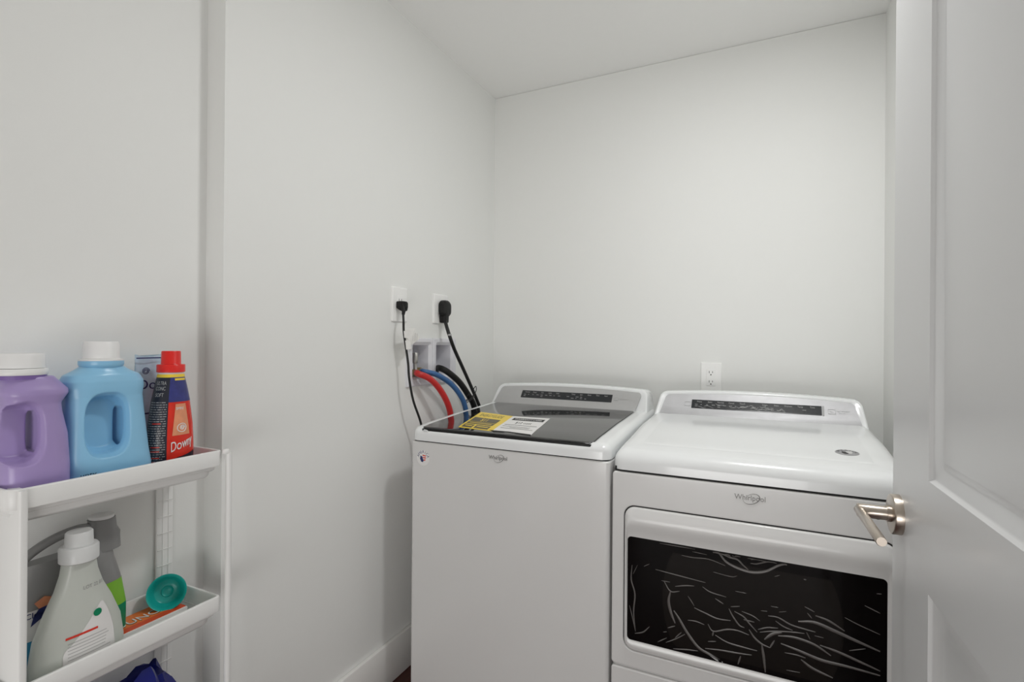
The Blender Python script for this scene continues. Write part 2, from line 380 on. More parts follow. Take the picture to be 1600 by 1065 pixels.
def console(parent, W, F, D, m_f, y_b, film=False):
    """W = outer outline corners (xl_bottom, xl_top, xr_top, xr_bottom), F = fascia, D = display"""
    zb, zt, arch = .948, 1.030, .011
    yf = lambda z: 1.968 + (z - zb) * .80          # fascia plane leans back
    def outline(o, zbot, ztop, ar, r, n=14):
        xlb, xlt, xrt, xrb = o; P = []
        cx = (xlt + xrt) / 2; hw = (xrt - xlt) / 2
        top = lambda x: ztop + ar * (1 - ((x - cx) / hw) ** 2)
        L = [(xlb, zbot)]
        for k in range(1, 5): L.append((xlb + (xlt - xlb) * k / 5, zbot + (ztop - r - zbot) * k / 5))
        for k in range(6):
            a = PI / 2 * k / 5; L.append((xlt + r * (1 - math.cos(a)), top(xlt + r * (1 - math.cos(a))) - r * (1 - math.sin(a))))
        for k in range(1, n): L.append((xlt + r + (cx - xlt - r) * k / n, top(xlt + r + (cx - xlt - r) * k / n)))
        Rr = [(xrb, zbot)]
        for k in range(1, 5): Rr.append((xrb + (xrt - xrb) * k / 5, zbot + (ztop - r - zbot) * k / 5))
        for k in range(6):
            a = PI / 2 * k / 5; Rr.append((xrt - r * (1 - math.cos(a)), top(xrt - r * (1 - math.cos(a))) - r * (1 - math.sin(a))))
        for k in range(1, n): Rr.append((xrt - r - (xrt - r - cx) * k / n, top(xrt - r - (xrt - r - cx) * k / n)))
        return L + [(cx, top(cx))] * 1 + list(reversed(Rr)) , None
    def ring(o, zb_, zt_, ar, r, dy, shrink=0):
        P, _ = outline(o, zb_, zt_, ar, r); cx = (o[1] + o[2]) / 2
        return [(x + (shrink if x < cx else -shrink) , yf(z) + dy, z - (shrink if z > zb_ + .01 else 0)) for x, z in P]
    bm = bmesh.new(); rs = []
    for k in range(5):
        t = k / 4 * PI / 2; rs.append(ring(W, zb - .04, zt, arch, .022, .010 * (1 - math.sin(t)), .010 * (1 - math.cos(t))))
    rs = rs[::-1]
    P0, _ = outline(W, zb - .04, zt, arch, .022)
    rs.append([(x, min(yf(z) + .05, y_b - .004), z) for x, z in P0])
    rs.append([(x, y_b - .002, z - .004) for x, z in P0]); rs.append([(x * 1.0, y_b, zb - .04 + (z - zb + .04) * .9) for x, z in P0])
    v = loft(bm, rs, c0=False, c1=False)
    bm.faces.new(v[0]); bm.faces.new(v[-1])
    con = obj('console', bm, M['plastic'], parent, angle=50)
    bm = bmesh.new()
    rs = [ring(F, zb + .002, zt - .009, arch * .9, .014, .004, 0), ring(F, zb + .002, zt - .009, arch * .9, .014, -.0012, 0), ring(F, zb + .002, zt - .009, arch * .9, .014, -.002, .0012)]
    v = loft(bm, rs, c0=False, c1=False); bm.faces.new(v[-1])
    fas = obj('control_panel', bm, m_f, con, angle=50)
    n = Vector((0, -1, .8)).normalized()
    def FP(a, b, c): p = Vector((a, yf(b) - .002, b)) + n * c; return tuple(p)
    return con, FP

wx0, wx1, wy0, wyb = -1.062, -.386, 1.426, 2.125
washer = thing('washing_machine', 'white top-load washing machine with black glass lid and energy labels, beside the left wall', 'washing machine', ((wx0 + wx1) / 2, 1.78, 0))
bm = bmesh.new(); loft(bm, [[(x, y, z) for x, y in rr(wx0, wx1, wy0, wyb, .014, d, 6, 4)] for z, d in ((.030, .004), (.034, 0), (.037, 0), (.876, 0), (.878, 0), (.8815, .003))])
obj('cabinet', bm, M['enamel'], washer)
bm = bmesh.new(); loft(bm, [[(x, y, z) for x, y in rr(wx0, wx1, wy0, wyb, .014, .008, 6, 4)] for z in (.878, .892)]); obj('seam', bm, M['gap'], washer)
ZT = [(1.426, .928), (1.52, .936), (1.73, .9475), (2.0, .9575), (2.2, .960)]
lid_rect = (-1.026, -.438, 1.4375, 1.972)
appliance_top(washer, 'top_deck', wx0, wx1, wy0 - .001, wyb, .8855, ZT, .022, hole=lid_rect, depth=.012)
lx0, lx1, ly0, ly1 = lid_rect
bm = bmesh.new()
lr = lambda d, dz: [(x, y, interp(ZT, y) + dz) for x, y in rr(lx0 + .0015, lx1 - .0015, ly0 - .003, ly1, .012, d, 5, 12)]
loft(bm, [lr(.004, -.0135), lr(.0008, -.013), lr(0, -.006), lr(0, -.0005), lr(.0008, .0005), lr(.002, .001)])
lid = obj('lid', bm, M['glass'], washer, angle=30)
bm = bmesh.new(); loft(bm, [[(x, y, interp(ZT, y) + dz) for x, y in rr(lx0 + .006, lx1 - .003, ly0 - .0088, ly0 + .004, .003, 0, 3, 1)] for dz in (-.0155, -.0035)]); obj('lid_front_trim', bm, M['blackrub'], lid)
LID = lambda a, b, c: (a, b, interp(ZT, b) + .0011 + c)
# energy guide and warranty labels stuck to the lid (slightly skewed quads)
def quad_label(name, pts, m, th=.0004, n=8):
    bm = bmesh.new(); g = []
    A, B, C_, D_ = [Vector(p) for p in pts]
    for th_ in (0, th):
        g.append([[bm.verts.new(LID(*( (A * (1 - i / n) + B * i / n) * (1 - j / n) + (D_ * (1 - i / n) + C_ * i / n) * j / n), th_)) for j in range(n + 1)] for i in range(n + 1)])
    for i in range(n):
        for j in range(n): bm.faces.new((g[1][i][j], g[1][i + 1][j], g[1][i + 1][j + 1], g[1][i][j + 1]))
    ed = [(i, 0) for i in range(n + 1)] + [(n, j) for j in range(1, n + 1)] + [(i, n) for i in range(n - 1, -1, -1)] + [(0, j) for j in range(n - 1, 0, -1)]
    for a, b in zip(ed, ed[1:] + ed[:1]): bm.faces.new((g[0][a[0]][a[1]], g[0][b[0]][b[1]], g[1][b[0]][b[1]], g[1][a[0]][a[1]]))
    return obj(name, bm, m, lid, smooth=False)
K = .985
Y = [(-.962, 1.724), (-.905, 1.470), (-.773, 1.457), (-.812, 1.693)]
W_ = [(-.812, 1.693), (-.773, 1.457), (-.636, 1.450), (-.672, 1.700)]
quad_label('energy_label', Y, M['yellow'])['label'] = 'yellow and black energy guide label'
quad_label('warranty_label', W_, M['whitelab'])['label'] = 'white label with black heading'
def qmap(Q):
    A, B, C_, D_ = [Vector(p) for p in Q]
    def f(s, t, c=0.0):      # s along back edge, t from back to front
        p = (A * (1 - t) + B * t) * (1 - s) + (D_ * (1 - t) + C_ * t) * s
        return LID(p.x, p.y, c + .0005)
    return f
f = qmap(Y)
def qrects(name, L, f, m, th=.0003): return rects(name, L, lambda a, b, c: f(a, b, c), m, lid, th)
brown = mat('dark_olive_print', (.10, .085, .05), .4)
qrects('label_print', [(.06, .84, .36, .60), (.06, .84, .62, .76), (.06, .36, .80, .96), (.42, .84, .80, .96)], f, brown)
text('label_text', 'ENERGYGUIDE', .1, lambda a, b, c: f(.46 + a * 1.05, .19 - b * 2.3, c), brown, lid, extrude=.0001)
text('label_text', '$11', .1, lambda a, b, c: f(.44 + a * 1.4, .49 - b * 2.2, c + .0004), M['yellow'], lid, extrude=.0001)
qrects('label_print', [(.12, .78, .68, .705), (.12, .33, .86, .89), (.47, .80, .86, .89)], lambda a, b, c: f(a, b, c + .0004), M['yellow'])
f2 = qmap(W_)
qrects('label_print', [(.10, .93, .12, .27), (.08, .92, .56, .575), (.08, .80, .66, .67), (.3, .8, .72, .73), (.1, .92, .78, .79)], f2, M['slot'])
text('label_text', 'WARRANTY LABEL', .1, lambda a, b, c: f2(.52 + a * .85, .195 - b * 1.1, c + .0003), M['whitelab'], lid, extrude=.0001)
text('label_text', '$12 cost', .1, lambda a, b, c: f2(.5 + a * 1.2, .42 - b * 1.6, c), M['slot'], lid, extrude=.0001)
bm = bmesh.new(); v = ringv(bm, [LID(x, y, .0003) for x, y in ((-.79, 1.468), (-.762, 1.450), (-.72, 1.456), (-.655, 1.449), (-.633, 1.445), (-.640, 1.460), (-.72, 1.470))])
v2 = ringv(bm, [LID(x, y, .0006) for x, y in ((-.79, 1.468), (-.762, 1.450), (-.72, 1.456), (-.655, 1.449), (-.633, 1.445), (-.640, 1.460), (-.72, 1.470))])
bridge(bm, v, v2); bm.faces.new(v2); obj('label_torn_edge', bm, M['gap'], lid, smooth=False)
bm = bmesh.new(); tube(bm, [(-1.018, 1.4345, .9165), (-1.010, 1.428, .921), (-.998, 1.4275, .919), (-.994, 1.431, .912)], .0022, 8); obj('lid_protective_tab', bm, M['frost'], lid)
con, FP = console(washer, (-1.060, -1.046, -.402, -.388), (-1.040, -1.026, -.425, -.440), None, M['silver'], wyb)
for c in con.children: pass
def display(con, FP, x0, x1, z0, z1, words, sz, film=False):
    bm = bmesh.new(); slab(bm, x0, x1, z0, z1, .0015, -.001, .0008, .0003, FP)
    d = obj('display', bm, M['display'], con, angle=30)
    n = len(words); wd = (x1 - x0) / (n + .5)
    for i, wd_ in enumerate(words):
        cx = x0 + wd * (i + .75)
        if wd_: text('display_text', wd_, sz, lambda a, b, c, cx=cx: FP(cx + a, z1 - .0062 + b, .001 + c), M['print'], d, extrude=.00005)
    rnd = random.Random(3)
    rects('display_marks', [(x, x + rnd.uniform(.004, .012), z, z + .0012) for x in [x0 + .012 + .019 * k for k in range(int((x1 - x0 - .03) / .019))] for z in (z0 + .006, z0 + .0115) if rnd.random() < .55], lambda a, b, c: FP(a, b, .001 + c), M['faint'], d)
    return d
display(con, FP, -.922, -.534, .982, 1.0095, ['Normal', 'Heavy', 'Soil', 'Cycle', 'Soak', '', 'Temp', 'Spin', 'Rinse', 'Time', 'Start'], .0068)
text('panel_text', 'HIGH EFFICIENCY', .005, lambda a, b, c: FP(-.487 + a, .995 + b, .0002 + c), M['faint'], con, extrude=.00005)
rects('panel_print', [(-.524, -.510, .990, .9906), (-.524, -.510, .999, .9996), (-.524, -.5234, .990, .9996), (-.5106, -.510, .990, .9996), (-.867, -.852, .972, .9728)], lambda a, b, c: FP(a, b, .0002 + c), M['faint'], con)
logo(washer, -.734, .8575, wy0 - .0005, 1.0)
# round sticker
def round_sticker(parent, cx, cz, r, mp, grey=False):
    bm = bmesh.new(); ring0 = [mp(cx + r * math.cos(2 * PI * i / 40), cz + r * math.sin(2 * PI * i / 40), 0) for i in range(40)]
    ring1 = [mp(cx + r * math.cos(2 * PI * i / 40), cz + r * math.sin(2 * PI * i / 40), .0004) for i in range(40)]
    a, b = ringv(bm, ring0), ringv(bm, ring1); bridge(bm, a, b); bm.faces.new(b)
    s = obj('round_sticker', bm, M['whitelab'] if not grey else mat('grey_sticker', (.30, .30, .31), .4, noise=.3, nscale=300), parent, smooth=False)
    s['label'] = 'small round flag sticker' if not grey else 'small grey round sticker'
    dark = M['navy'] if not grey else M['slot']
    for k, ch in enumerate('AMERICA'):
        an = R(90 - (k - 3) * 24)
        def lm(a, b, c, an=an):
            rr_ = r * .78 + b; ca, sa = math.cos(an), math.sin(an)
            return mp(cx + rr_ * ca + a * sa, cz + rr_ * sa - a * ca, .0005 + c)
        text('sticker_text', ch, r * .50, lm, dark, s, extrude=.00005)
    for (pts, m_) in (([(-.42, .28), (-.1, .15), (-.05, -.1), (.1, -.3), (-.05, -.55), (-.3, -.5), (-.48, -.15)], dark),
                      ([(-.1, .42), (.4, .35), (.46, .22), (-.08, .26)], M['redprint'] if not grey else M['whitelab']),
                      ([(-.06, .12), (.44, .10), (.42, -.04), (-.02, -.02)], M['redprint'] if not grey else M['whitelab']),
                      ([(.08, -.18), (.40, -.15), (.30, -.33), (.1, -.33)], M['redprint'] if not grey else M['whitelab'])):
        bm = bmesh.new()
        a = ringv(bm, [mp(cx + x * r, cz + y * r, .0004) for x, y in pts]); b = ringv(bm, [mp(cx + x * r, cz + y * r, .0007) for x, y in pts])
        bridge(bm, a, b); bm.faces.new(b); obj('sticker_print', bm, m_, s, smooth=False)
round_sticker(washer, -1.012, .829, .0255, lambda a, b, c: (a, wy0 - .0001 - c, b))
for x in (wx0 + .06, wx1 - .06):
    for y in (wy0 + .06, wyb - .06):
        bm = bmesh.new(); lathe(bm, (x, y, 0), (0, 0, 1), [(.022, 0), (.024, .004), (.020, .012), (.008, .014), (.008, .034)], 20); obj('foot', bm, M['blackrub'], washer)

# ------------------------------------------------------------------ dryer
dx0, dx1, dy0, dyb = -.3785, .308, 1.431, 2.135
dryer = thing('clothes_dryer', 'white front-load clothes dryer with dark film-covered window, right of the washer', 'dryer', ((dx0 + dx1) / 2, 1.78, 0))
bm = bmesh.new(); loft(bm, [[(x, y, z) for x, y in rr(dx0, dx1, dy0 + .008, dyb, .014, d, 6, 4)] for z, d in ((.030, .004), (.034, 0), (.852, 0), (.862, .003))])
obj('cabinet', bm, M['enamel'], dryer)
def facepanel(name, x0, x1, z0, z1, r, y0, y1, e, m, parent, hole=None):
    bm = bmesh.new()
    if hole is None:
        slab(bm, x0, x1, z0, z1, r, -y0, -y1, e, FRONT); return obj(name, bm, m, parent)
    hx0, hx1, hz0, hz1, hr = hole; rings = [[FRONT(a, b, -y0) for a, b in rr(x0, x1, z0, z1, r, 0, 6, 4)]]
    for k in range(4):
        t = k / 3 * PI / 2; d = e * (1 - math.cos(t)); c = -y1 - e * (1 - math.sin(t))
        rings.append([FRONT(a, b, c) for a, b in rr(x0, x1, z0, z1, r, d, 6, 4)])
    rings.append([FRONT(a, b, -y1) for a, b in rr(x0, x1, z0, z1, r, e + .001, 6, 4)]); rings.append([FRONT(a, b, -y1) for a, b in rr(hx0, hx1, hz0, hz1, hr, -e - .001, 6, 4)])
    for k in range(4):
        t = k / 3 * PI / 2; d = -e * (1 - math.sin(t)); c = -y1 - e * (1 - math.cos(t))
        rings.append([FRONT(a, b, c) for a, b in rr(hx0, hx1, hz0, hz1, hr, d, 6, 4)])
    rings.append([FRONT(a, b, -y0) for a, b in rr(hx0, hx1, hz0, hz1, hr, 0, 6, 4)])
    loft(bm, rings, c0=False, c1=False); return obj(name, bm, m, parent)
DX0, DX1, DZ0, DZ1 = -.3425, .272, .377, .7665
facepanel('front_panel', dx0, dx1, .327, .8585, .010, dy0 + .008, dy0, .004, M['enamel'], dryer, hole=(DX0 - .003, DX1 + .003, DZ0 - .003, DZ1 + .003, .030))
facepanel('toe_panel', dx0, dx1, .034, .322, .010, dy0 + .008, dy0, .004, M['enamel'], dryer)
bm = bmesh.new(); box(bm, DX0 - .003, DX1 + .003, dy0 + .004, dy0 + .0085, DZ0 - .003, DZ1 + .003); obj('door_gap', bm, M['gap'], dryer, smooth=False)
WX0, WX1, WZ0, WZ1 = -.3335, .2525, .4055, .6845
# door frame: bowed band above the window
bm = bmesh.new(); rings = []
def DF(a, b, c):
    bul = 0.0
    if b > WZ1 - .01:
        s = (b - WZ1) / (DZ1 - WZ1); bul = .010 * math.sin(PI * min(1, max(0, s)) * .9) * 0 + .0
    return (a, dy0 + .006 - c - bul, b)
rings.append([DF(a, b, 0) for a, b in rr(DX0, DX1, DZ0, DZ1, .028, 0, 6, 4)])
for k in range(4):
    t = k / 3 * PI / 2; rings.append([DF(a, b, .006 + .006 * math.sin(t)) for a, b in rr(DX0, DX1, DZ0, DZ1, .028, .006 * (1 - math.cos(t)), 6, 4)])
# outer ring to window ring through a crowned band
def mid(t):
    A = rr(DX0, DX1, DZ0, DZ1, .028, .006, 6, 4); B = rr(WX0, WX1, WZ0, WZ1, .010, 0, 6, 4)
    return [(a[0] * (1 - t) + b[0] * t, a[1] * (1 - t) + b[1] * t, math.hypot(a[0] - b[0], a[1] - b[1])) for a, b in zip(A, B)]
for t in (.12, .25, .4, .55, .7, .85, .97):
    rings.append([DF(x, z, .012 + min(d, .075) * .11 * (math.sin(PI * min(1, t * 1.25)) if t < .8 else -.12 * (t - .8) / .2)) for x, z, d in mid(t)])
rings.append([DF(x, z, .006) for x, z, d in mid(1)])
loft(bm, rings, c0=False, c1=False)
ddoor = obj('door', bm, M['enamel'], dryer, angle=60)
bm = bmesh.new(); slab(bm, WX0 - .002, WX1 + .002, WZ0 - .002, WZ1 + .002, .010, -(dy0 + .005), -(dy0 - .004), .001, FRONT)
win = obj('window', bm, M['window'], ddoor)
YW = dy0 - .004
bm = bmesh.new(); PX = []
cxd, czd, rx, rz = -.035, .545, .205, .215
pts = [(cxd + rx * math.copysign(abs(math.cos(a)) ** .75, math.cos(a)), max(WZ0 + .012, min(WZ1 - .022, czd + rz * math.sin(a)))) for a in [2 * PI * k / 64 for k in range(64)]]
a = ringv(bm, [(x, YW + .0002, z) for x, z in pts]); b = ringv(bm, [(x, YW - .0004, z) for x, z in pts]); bridge(bm, a, b); bm.faces.new(b)
obj('drum_opening', bm, M['drum'], win, smooth=False)
FILM=[([(-0.2485, 0.6904), (-0.2063, 0.6891), (-0.1583, 0.681)], 2.5), ([(-0.1922, 0.6591), (-0.1649, 0.6585), (-0.1249, 0.6614), (-0.0858, 0.6526)], 2.5), ([(-0.165, 0.6736), (-0.1293, 0.6722)], 2), ([(-0.2584, 0.6092), (-0.2057, 0.6052), (-0.1324, 0.6)], 3), ([(-0.2078, 0.5746), (-0.1825, 0.5819), (-0.1599, 0.5857)], 3), ([(-0.2359, 0.5822), (-0.2193, 0.5591), (-0.1961, 0.5641)], 3.5), ([(-0.2193, 0.5591), (-0.2238, 0.5316), (-0.218, 0.504), (-0.2071, 0.4778)], 7), ([(-0.243, 0.5826), (-0.2204, 0.583)], 2), ([(-0.1137, 0.6309), (-0.0728, 0.6276), (-0.0581, 0.632)], 2), ([(-0.1398, 0.5881), (-0.1199, 0.5783), (-0.0831, 0.5739)], 3), ([(-0.1755, 0.5567), (-0.1664, 0.5446), (-0.1595, 0.5343)], 2.5), ([(-0.1595, 0.5296), (-0.1327, 0.5217), (-0.1042, 0.5145), (-0.0721, 0.5171)], 4), ([(-0.1751, 0.4937), (-0.1548, 0.4953), (-0.1347, 0.4917)], 3), ([(-0.2106, 0.5106), (-0.1956, 0.4902), (-0.1771, 0.4614), (-0.1499, 0.4305), (-0.1232, 0.4189), (-0.1013, 0.41)], 7), ([(-0.1259, 0.4952), (-0.1127, 0.4799), (-0.0804, 0.4926), (-0.055, 0.4957), (-0.0301, 0.4915)], 4), ([(-0.1127, 0.4799), (-0.1148, 0.4677)], 4), ([(-0.1083, 0.4717), (-0.0802, 0.4604), (-0.0464, 0.4578), (-0.0114, 0.4571)], 4), ([(-0.23, 0.4215), (-0.2045, 0.4377), (-0.1816, 0.4555)], 3), ([(-0.2068, 0.4395), (-0.1908, 0.4579)], 3), ([(-0.2513, 0.4174), (-0.2278, 0.4341)], 2.5), ([(-0.2256, 0.4612), (-0.207, 0.4706)], 3), ([(-0.2112, 0.4096), (-0.1768, 0.4163), (-0.1498, 0.4202)], 3.5), ([(-0.1321, 0.4315), (-0.0972, 0.4361), (-0.0547, 0.4396), (-0.0236, 0.4435)], 4), ([(-0.0484, 0.4345), (-0.0545, 0.4123)], 4), ([(-0.1256, 0.4509), (-0.106, 0.456)], 2.5), ([(-0.1089, 0.5645), (-0.0894, 0.555)], 3), ([(-0.0765, 0.5464), (-0.0679, 0.5301), (-0.0531, 0.5108), (-0.0405, 0.507)], 4), ([(-0.0723, 0.552), (-0.0513, 0.5577)], 2.5), ([(-0.0638, 0.5425), (-0.0428, 0.5338), (-0.0303, 0.5209), (-0.0117, 0.5029)], 4), ([(-0.047, 0.5464), (-0.0222, 0.5409), (-0.0058, 0.5322)], 3), ([(-0.0427, 0.5269), (-0.018, 0.5261)], 3), ([(-0.0301, 0.5051), (-0.0177, 0.4879), (-0.0014, 0.4764), (0.0168, 0.4722)], 5), ([(-0.0014, 0.4764), (0.0029, 0.4484), (0.0071, 0.4094)], 6), ([(0.0046, 0.4891), (0.0225, 0.5071), (0.0422, 0.5156)], 7), ([(-0.0097, 0.5102), (0.0104, 0.5196), (0.0343, 0.5242)], 3.5), ([(0.0168, 0.4722), (0.0266, 0.4926)], 4), ([(-0.0056, 0.5045), (0.0225, 0.5137), (0.0655, 0.5223), (0.0904, 0.5251)], 3.5), ([(0.0123, 0.5491), (0.0341, 0.5499), (0.0616, 0.5389), (0.0922, 0.5356), (0.1129, 0.5342)], 4), ([(0.0283, 0.5405), (0.046, 0.5307), (0.0655, 0.5267)], 3.5), ([(0.0344, 0.5057), (0.0695, 0.5102), (0.1113, 0.5037), (0.1446, 0.4869)], 6), ([(0.0404, 0.4886), (0.0812, 0.4805), (0.1263, 0.4712), (0.1772, 0.4704), (0.2399, 0.4675)], 7), ([(0.0769, 0.5505), (0.1109, 0.5562), (0.1479, 0.5473), (0.191, 0.535), (0.2396, 0.5217)], 8), ([(0.1127, 0.573), (0.1405, 0.5668), (0.1714, 0.551)], 5), ([(0.1224, 0.5057), (0.1591, 0.4992), (0.1983, 0.4889), (0.2399, 0.4777)], 6), ([(0.0832, 0.4615), (0.1079, 0.4467), (0.1486, 0.4361)], 6), ([(0.0484, 0.4687), (0.0736, 0.4698), (0.0927, 0.4676)], 3), ([(0.09, 0.5893), (0.1108, 0.5811)], 3), ([(0.0958, 0.5754), (0.1053, 0.5647)], 3), ([(0.0942, 0.5295), (0.1018, 0.5142)], 3), ([(0.1111, 0.5252), (0.1297, 0.5248)], 2), ([(0.1712, 0.5826), (0.1978, 0.5723), (0.2394, 0.5599)], 2.5), ([(0.2098, 0.6189), (0.2391, 0.6079)], 2.5), ([(0.1805, 0.5084), (0.2121, 0.5209)], 2), ([(0.0526, 0.4276), (0.0815, 0.4297)], 2), ([(-0.062, 0.5932), (-0.0369, 0.5932)], 1.5), ([(-0.0039, 0.5578), (0.0102, 0.5593)], 1.5), ([(0.0181, 0.5736), (0.034, 0.5742)], 1.5), ([(0.036, 0.5636), (0.0517, 0.5686)], 1.5), ([(-0.3209, 0.6092), (-0.3231, 0.569), (-0.3129, 0.5314), (-0.316, 0.4811), (-0.3106, 0.4303)], 4), ([(-0.3276, 0.4983), (-0.3199, 0.4702), (-0.3106, 0.4303)], 2.5), ([(-0.3121, 0.425), (-0.29, 0.434), (-0.2732, 0.4529)], 3.5), ([(-0.3061, 0.6121), (-0.3182, 0.5849)], 2), ([(-0.2889, 0.6115), (-0.2744, 0.6207)], 2), ([(0.2321, 0.6508), (0.2416, 0.6521)], 1.5), ([(0.0256, 0.6477), (0.0374, 0.6533)], 1.5), ([(0.0877, 0.6539), (0.0934, 0.6534)], 3), ([(-0.2373, 0.4472), (-0.2279, 0.4505)], 2), ([(-0.097, 0.4121), (-0.1321, 0.4259)], 2)]
POCKET=[([(-0.1153, 0.6975), (-0.1008, 0.6811), (-0.0855, 0.664), (-0.0638, 0.6539), (-0.0376, 0.6484), (-0.0151, 0.6493), (0.0087, 0.6576), (0.0319, 0.6744), (0.0457, 0.6892), (0.0525, 0.6974)], 5), ([(-0.1025, 0.6907), (-0.089, 0.6796), (-0.0739, 0.6753), (-0.0573, 0.673), (-0.0442, 0.6613), (-0.0328, 0.6529)], 3.5), ([(-0.0502, 0.7011), (-0.0607, 0.6849), (-0.064, 0.6789)], 2.5), ([(-0.0674, 0.698), (-0.069, 0.6869), (-0.064, 0.6789)], 1.5), ([(-0.028, 0.6697), (-0.0152, 0.6705), (0.0006, 0.677), (0.0132, 0.6838), (0.0302, 0.6966)], 2.5), ([(-0.0265, 0.6789), (-0.0153, 0.6881), (0.0021, 0.6896), (0.0132, 0.6838)], 1.5), ([(-0.0347, 0.6968), (-0.0122, 0.6966)], 2), ([(-0.0924, 0.6971), (-0.0773, 0.6872), (-0.0739, 0.6753)], 2)]

def ribbons(name, data, m, s=1.0, h=.0007):
    bm = bmesh.new()
    for pts, wmm in data:
        P = smooth_path([(x, 0, min(z, WZ1 - .0035)) for x, z in pts], 5); P = [Vector((q.x, 0, min(max(q.z, WZ0 + .002), WZ1 - .003))) for q in P]; n = len(P); prev = None
        for i, p in enumerate(P):
            d = (P[min(i + 1, n - 1)] - P[max(i - 1, 0)]).normalized(); nn = Vector((-d.z, 0, d.x))
            t = i / (n - 1); wd = wmm * .00040 * s * (.18 + .82 * math.sin(PI * min(1, max(0, t * .9 + .05))) ** .7) * 1.25
            yy = YW - .0004
            cur = [bm.verts.new((q.x, y_, q.z)) for q, y_ in ((p - nn * wd, yy), (p - nn * wd * .35, yy - h), (p + nn * wd * .3, yy - h * .8), (p + nn * wd, yy))]
            if prev:
                for k in range(3): bm.faces.new((prev[k], prev[k + 1], cur[k + 1], cur[k]))
            prev = cur
    return obj(name, bm, m, win)
fl = ribbons('protective_film', FILM, M['film']); fl['label'] = 'creases of clear protective film with highlights painted grey'
pk = ribbons('handle_pocket', POCKET, M['film'], s=1.4, h=.0015)
ribbons('painted_film_glint', [([(-.123, .4185), (-.112, .4125), (-.100, .4065)], 3.0), ([(-.0925, .4), (-.09, .398)], 2)], M['filmw'])  # glint drawn as pale strips on the glass
bm = bmesh.new(); box(bm, dx0 + .006, dx1 - .006, dy0 + .006, dyb - .01, .852, .872); obj('seam', bm, M['gap'], dryer, smooth=False)
ZD = [(1.43, .917), (1.55, .930), (1.8, .9505), (2.0, .957), (2.2, .959)]
bm = bmesh.new()
# top panel with a large front radius and a faint raised field
rings = []
rc = .028
base = lambda: [(x, y, .8645) for x, y in rr(dx0, dx1, dy0, dyb, rc, 0, 6, 16)]
rings.append(base()); rings.append(base())
rad = .034
for k in range(9):
    t = k / 8 * PI / 2; d = rad * (1 - math.cos(t))
    rings.append([(x, y, interp(ZD, y) - rad * (1 - math.sin(t))) for x, y in rr(dx0, dx1, dy0, dyb, rc, d, 6, 16)])
for ins, dz in ((.060, -.0001), (.064, -.0007), (.067, -.0007), (.071, 0)):
    rings.append([(x, y, interp(ZD, y) + dz) for x, y in rr(dx0 + ins, dx1 - ins, dy0 + ins + .02, dyb - ins, .01, 0, 6, 16)])
loft(bm, rings)
obj('top_panel', bm, M['plastic'], dryer, angle=50)
con, FP = console(dryer, (-.375, -.356, .290, .305), (-.350, -.334, .268, .283), None, M['silver_film'], dyb)
dd = display(con, FP, -.238, .172, .980, 1.008, ['Heavy', 'Jeans', 'Normal', 'Casual', 'Touch', '', 'Steam', 'Static', 'Dryness', 'Temp', 'Time'], .0070)
bm = bmesh.new(); slab(bm, .1735, .179, .979, 1.0085, .001, -.001, .0007, .0002, FP); obj('display_edge', bm, M['print'], con)
for (x0, x1) in ((.190, .211), (-.262, -.242)):
    rects('button_outline', [(x0, x1, .986, .9867), (x0, x1, .999, .9997), (x0, x0 + .0008, .986, .9997), (x1 - .0008, x1, .986, .9997)], lambda a, b, c: FP(a, b, .0002 + c), M['faint'], con)
text('panel_text', 'Start', .0055, lambda a, b, c: FP(.2005 + a, .9928 + b, .0002 + c), M['faint'], con, extrude=.00005)
text('panel_text', 'HIGH EFFICIENCY', .0045, lambda a, b, c: FP(.233 + a, .9950 + b, .0002 + c), M['faint'], con, extrude=.00005)
text('panel_text', 'sensor dry', .0045, lambda a, b, c: FP(.229 + a, .9895 + b, .0002 + c), M['faint'], con, extrude=.00005)
# film wrinkles on the display, in the pale painted glint colour
bm = bmesh.new(); rnd = random.Random(8)
for k in range(15):
    x = -.225 + .30 * rnd.random(); z = .984 + .012 * rnd.random(); P = [FP(x + j * rnd.uniform(.006, .012), z + rnd.uniform(-.004, .006), .0012) for j in range(4)]
    tube(bm, P, lambda t: .0006 * math.sin(PI * t) + .0001, 5, 4)
obj('film_wrinkles', bm, M['filmw'], con)
logo(dryer, -.030, .8300, dy0 - .0005, 1.12)
zs_ = interp(ZD, 1.66)
round_sticker(dryer, .195, 1.60, .027, lambda a, b, c: (a, b, interp(ZD, b) + .0002 + c), grey=True)
for x in (dx0 + .06, dx1 - .06):
    for y in (dy0 + .06, dyb - .06):
        bm = bmesh.new(); lathe(bm, (x, y, 0), (0, 0, 1), [(.022, 0), (.024, .004), (.020, .012), (.008, .014), (.008, .034)], 20); obj('foot', bm, M['blackrub'], dryer)

# ------------------------------------------------------------------ outlets
def plate(root, a0, a1, b0, b1, mp, e=.003, th=.0075):
    bm = bmesh.new(); slab(bm, a0, a1, b0, b1, .003, 0, th, e, mp); return obj('cover_plate', bm, M['plate'], root)
LW = lambda a, b, c: (XL + c, a, b)
o1 = thing('wall_outlet', 'white wall outlet plate holding the small black plug of the thin cord', 'outlet', (XL, 1.530, 1.346))
plate(o1, 1.487, 1.573, 1.284, 1.4085, LW)
bm = bmesh.new(); slab(bm, 1.513, 1.547, 1.312, 1.380, .004, .004, .0085, .001, LW); r_ = obj('receptacle', bm, M['plate'], o1)
rects('slot', [(1.521, 1.523, 1.357, 1.367), (1.535, 1.537, 1.357, 1.367)], lambda a, b, c: (XL + .0086 + c, a, b), M['slot'], r_)
o2 = thing('wall_outlet', 'white wall outlet plate holding the large round black plug, nearest the corner', 'outlet', (XL, 1.797, 1.346))
plate(o2, 1.745, 1.849, 1.286, 1.405, LW)
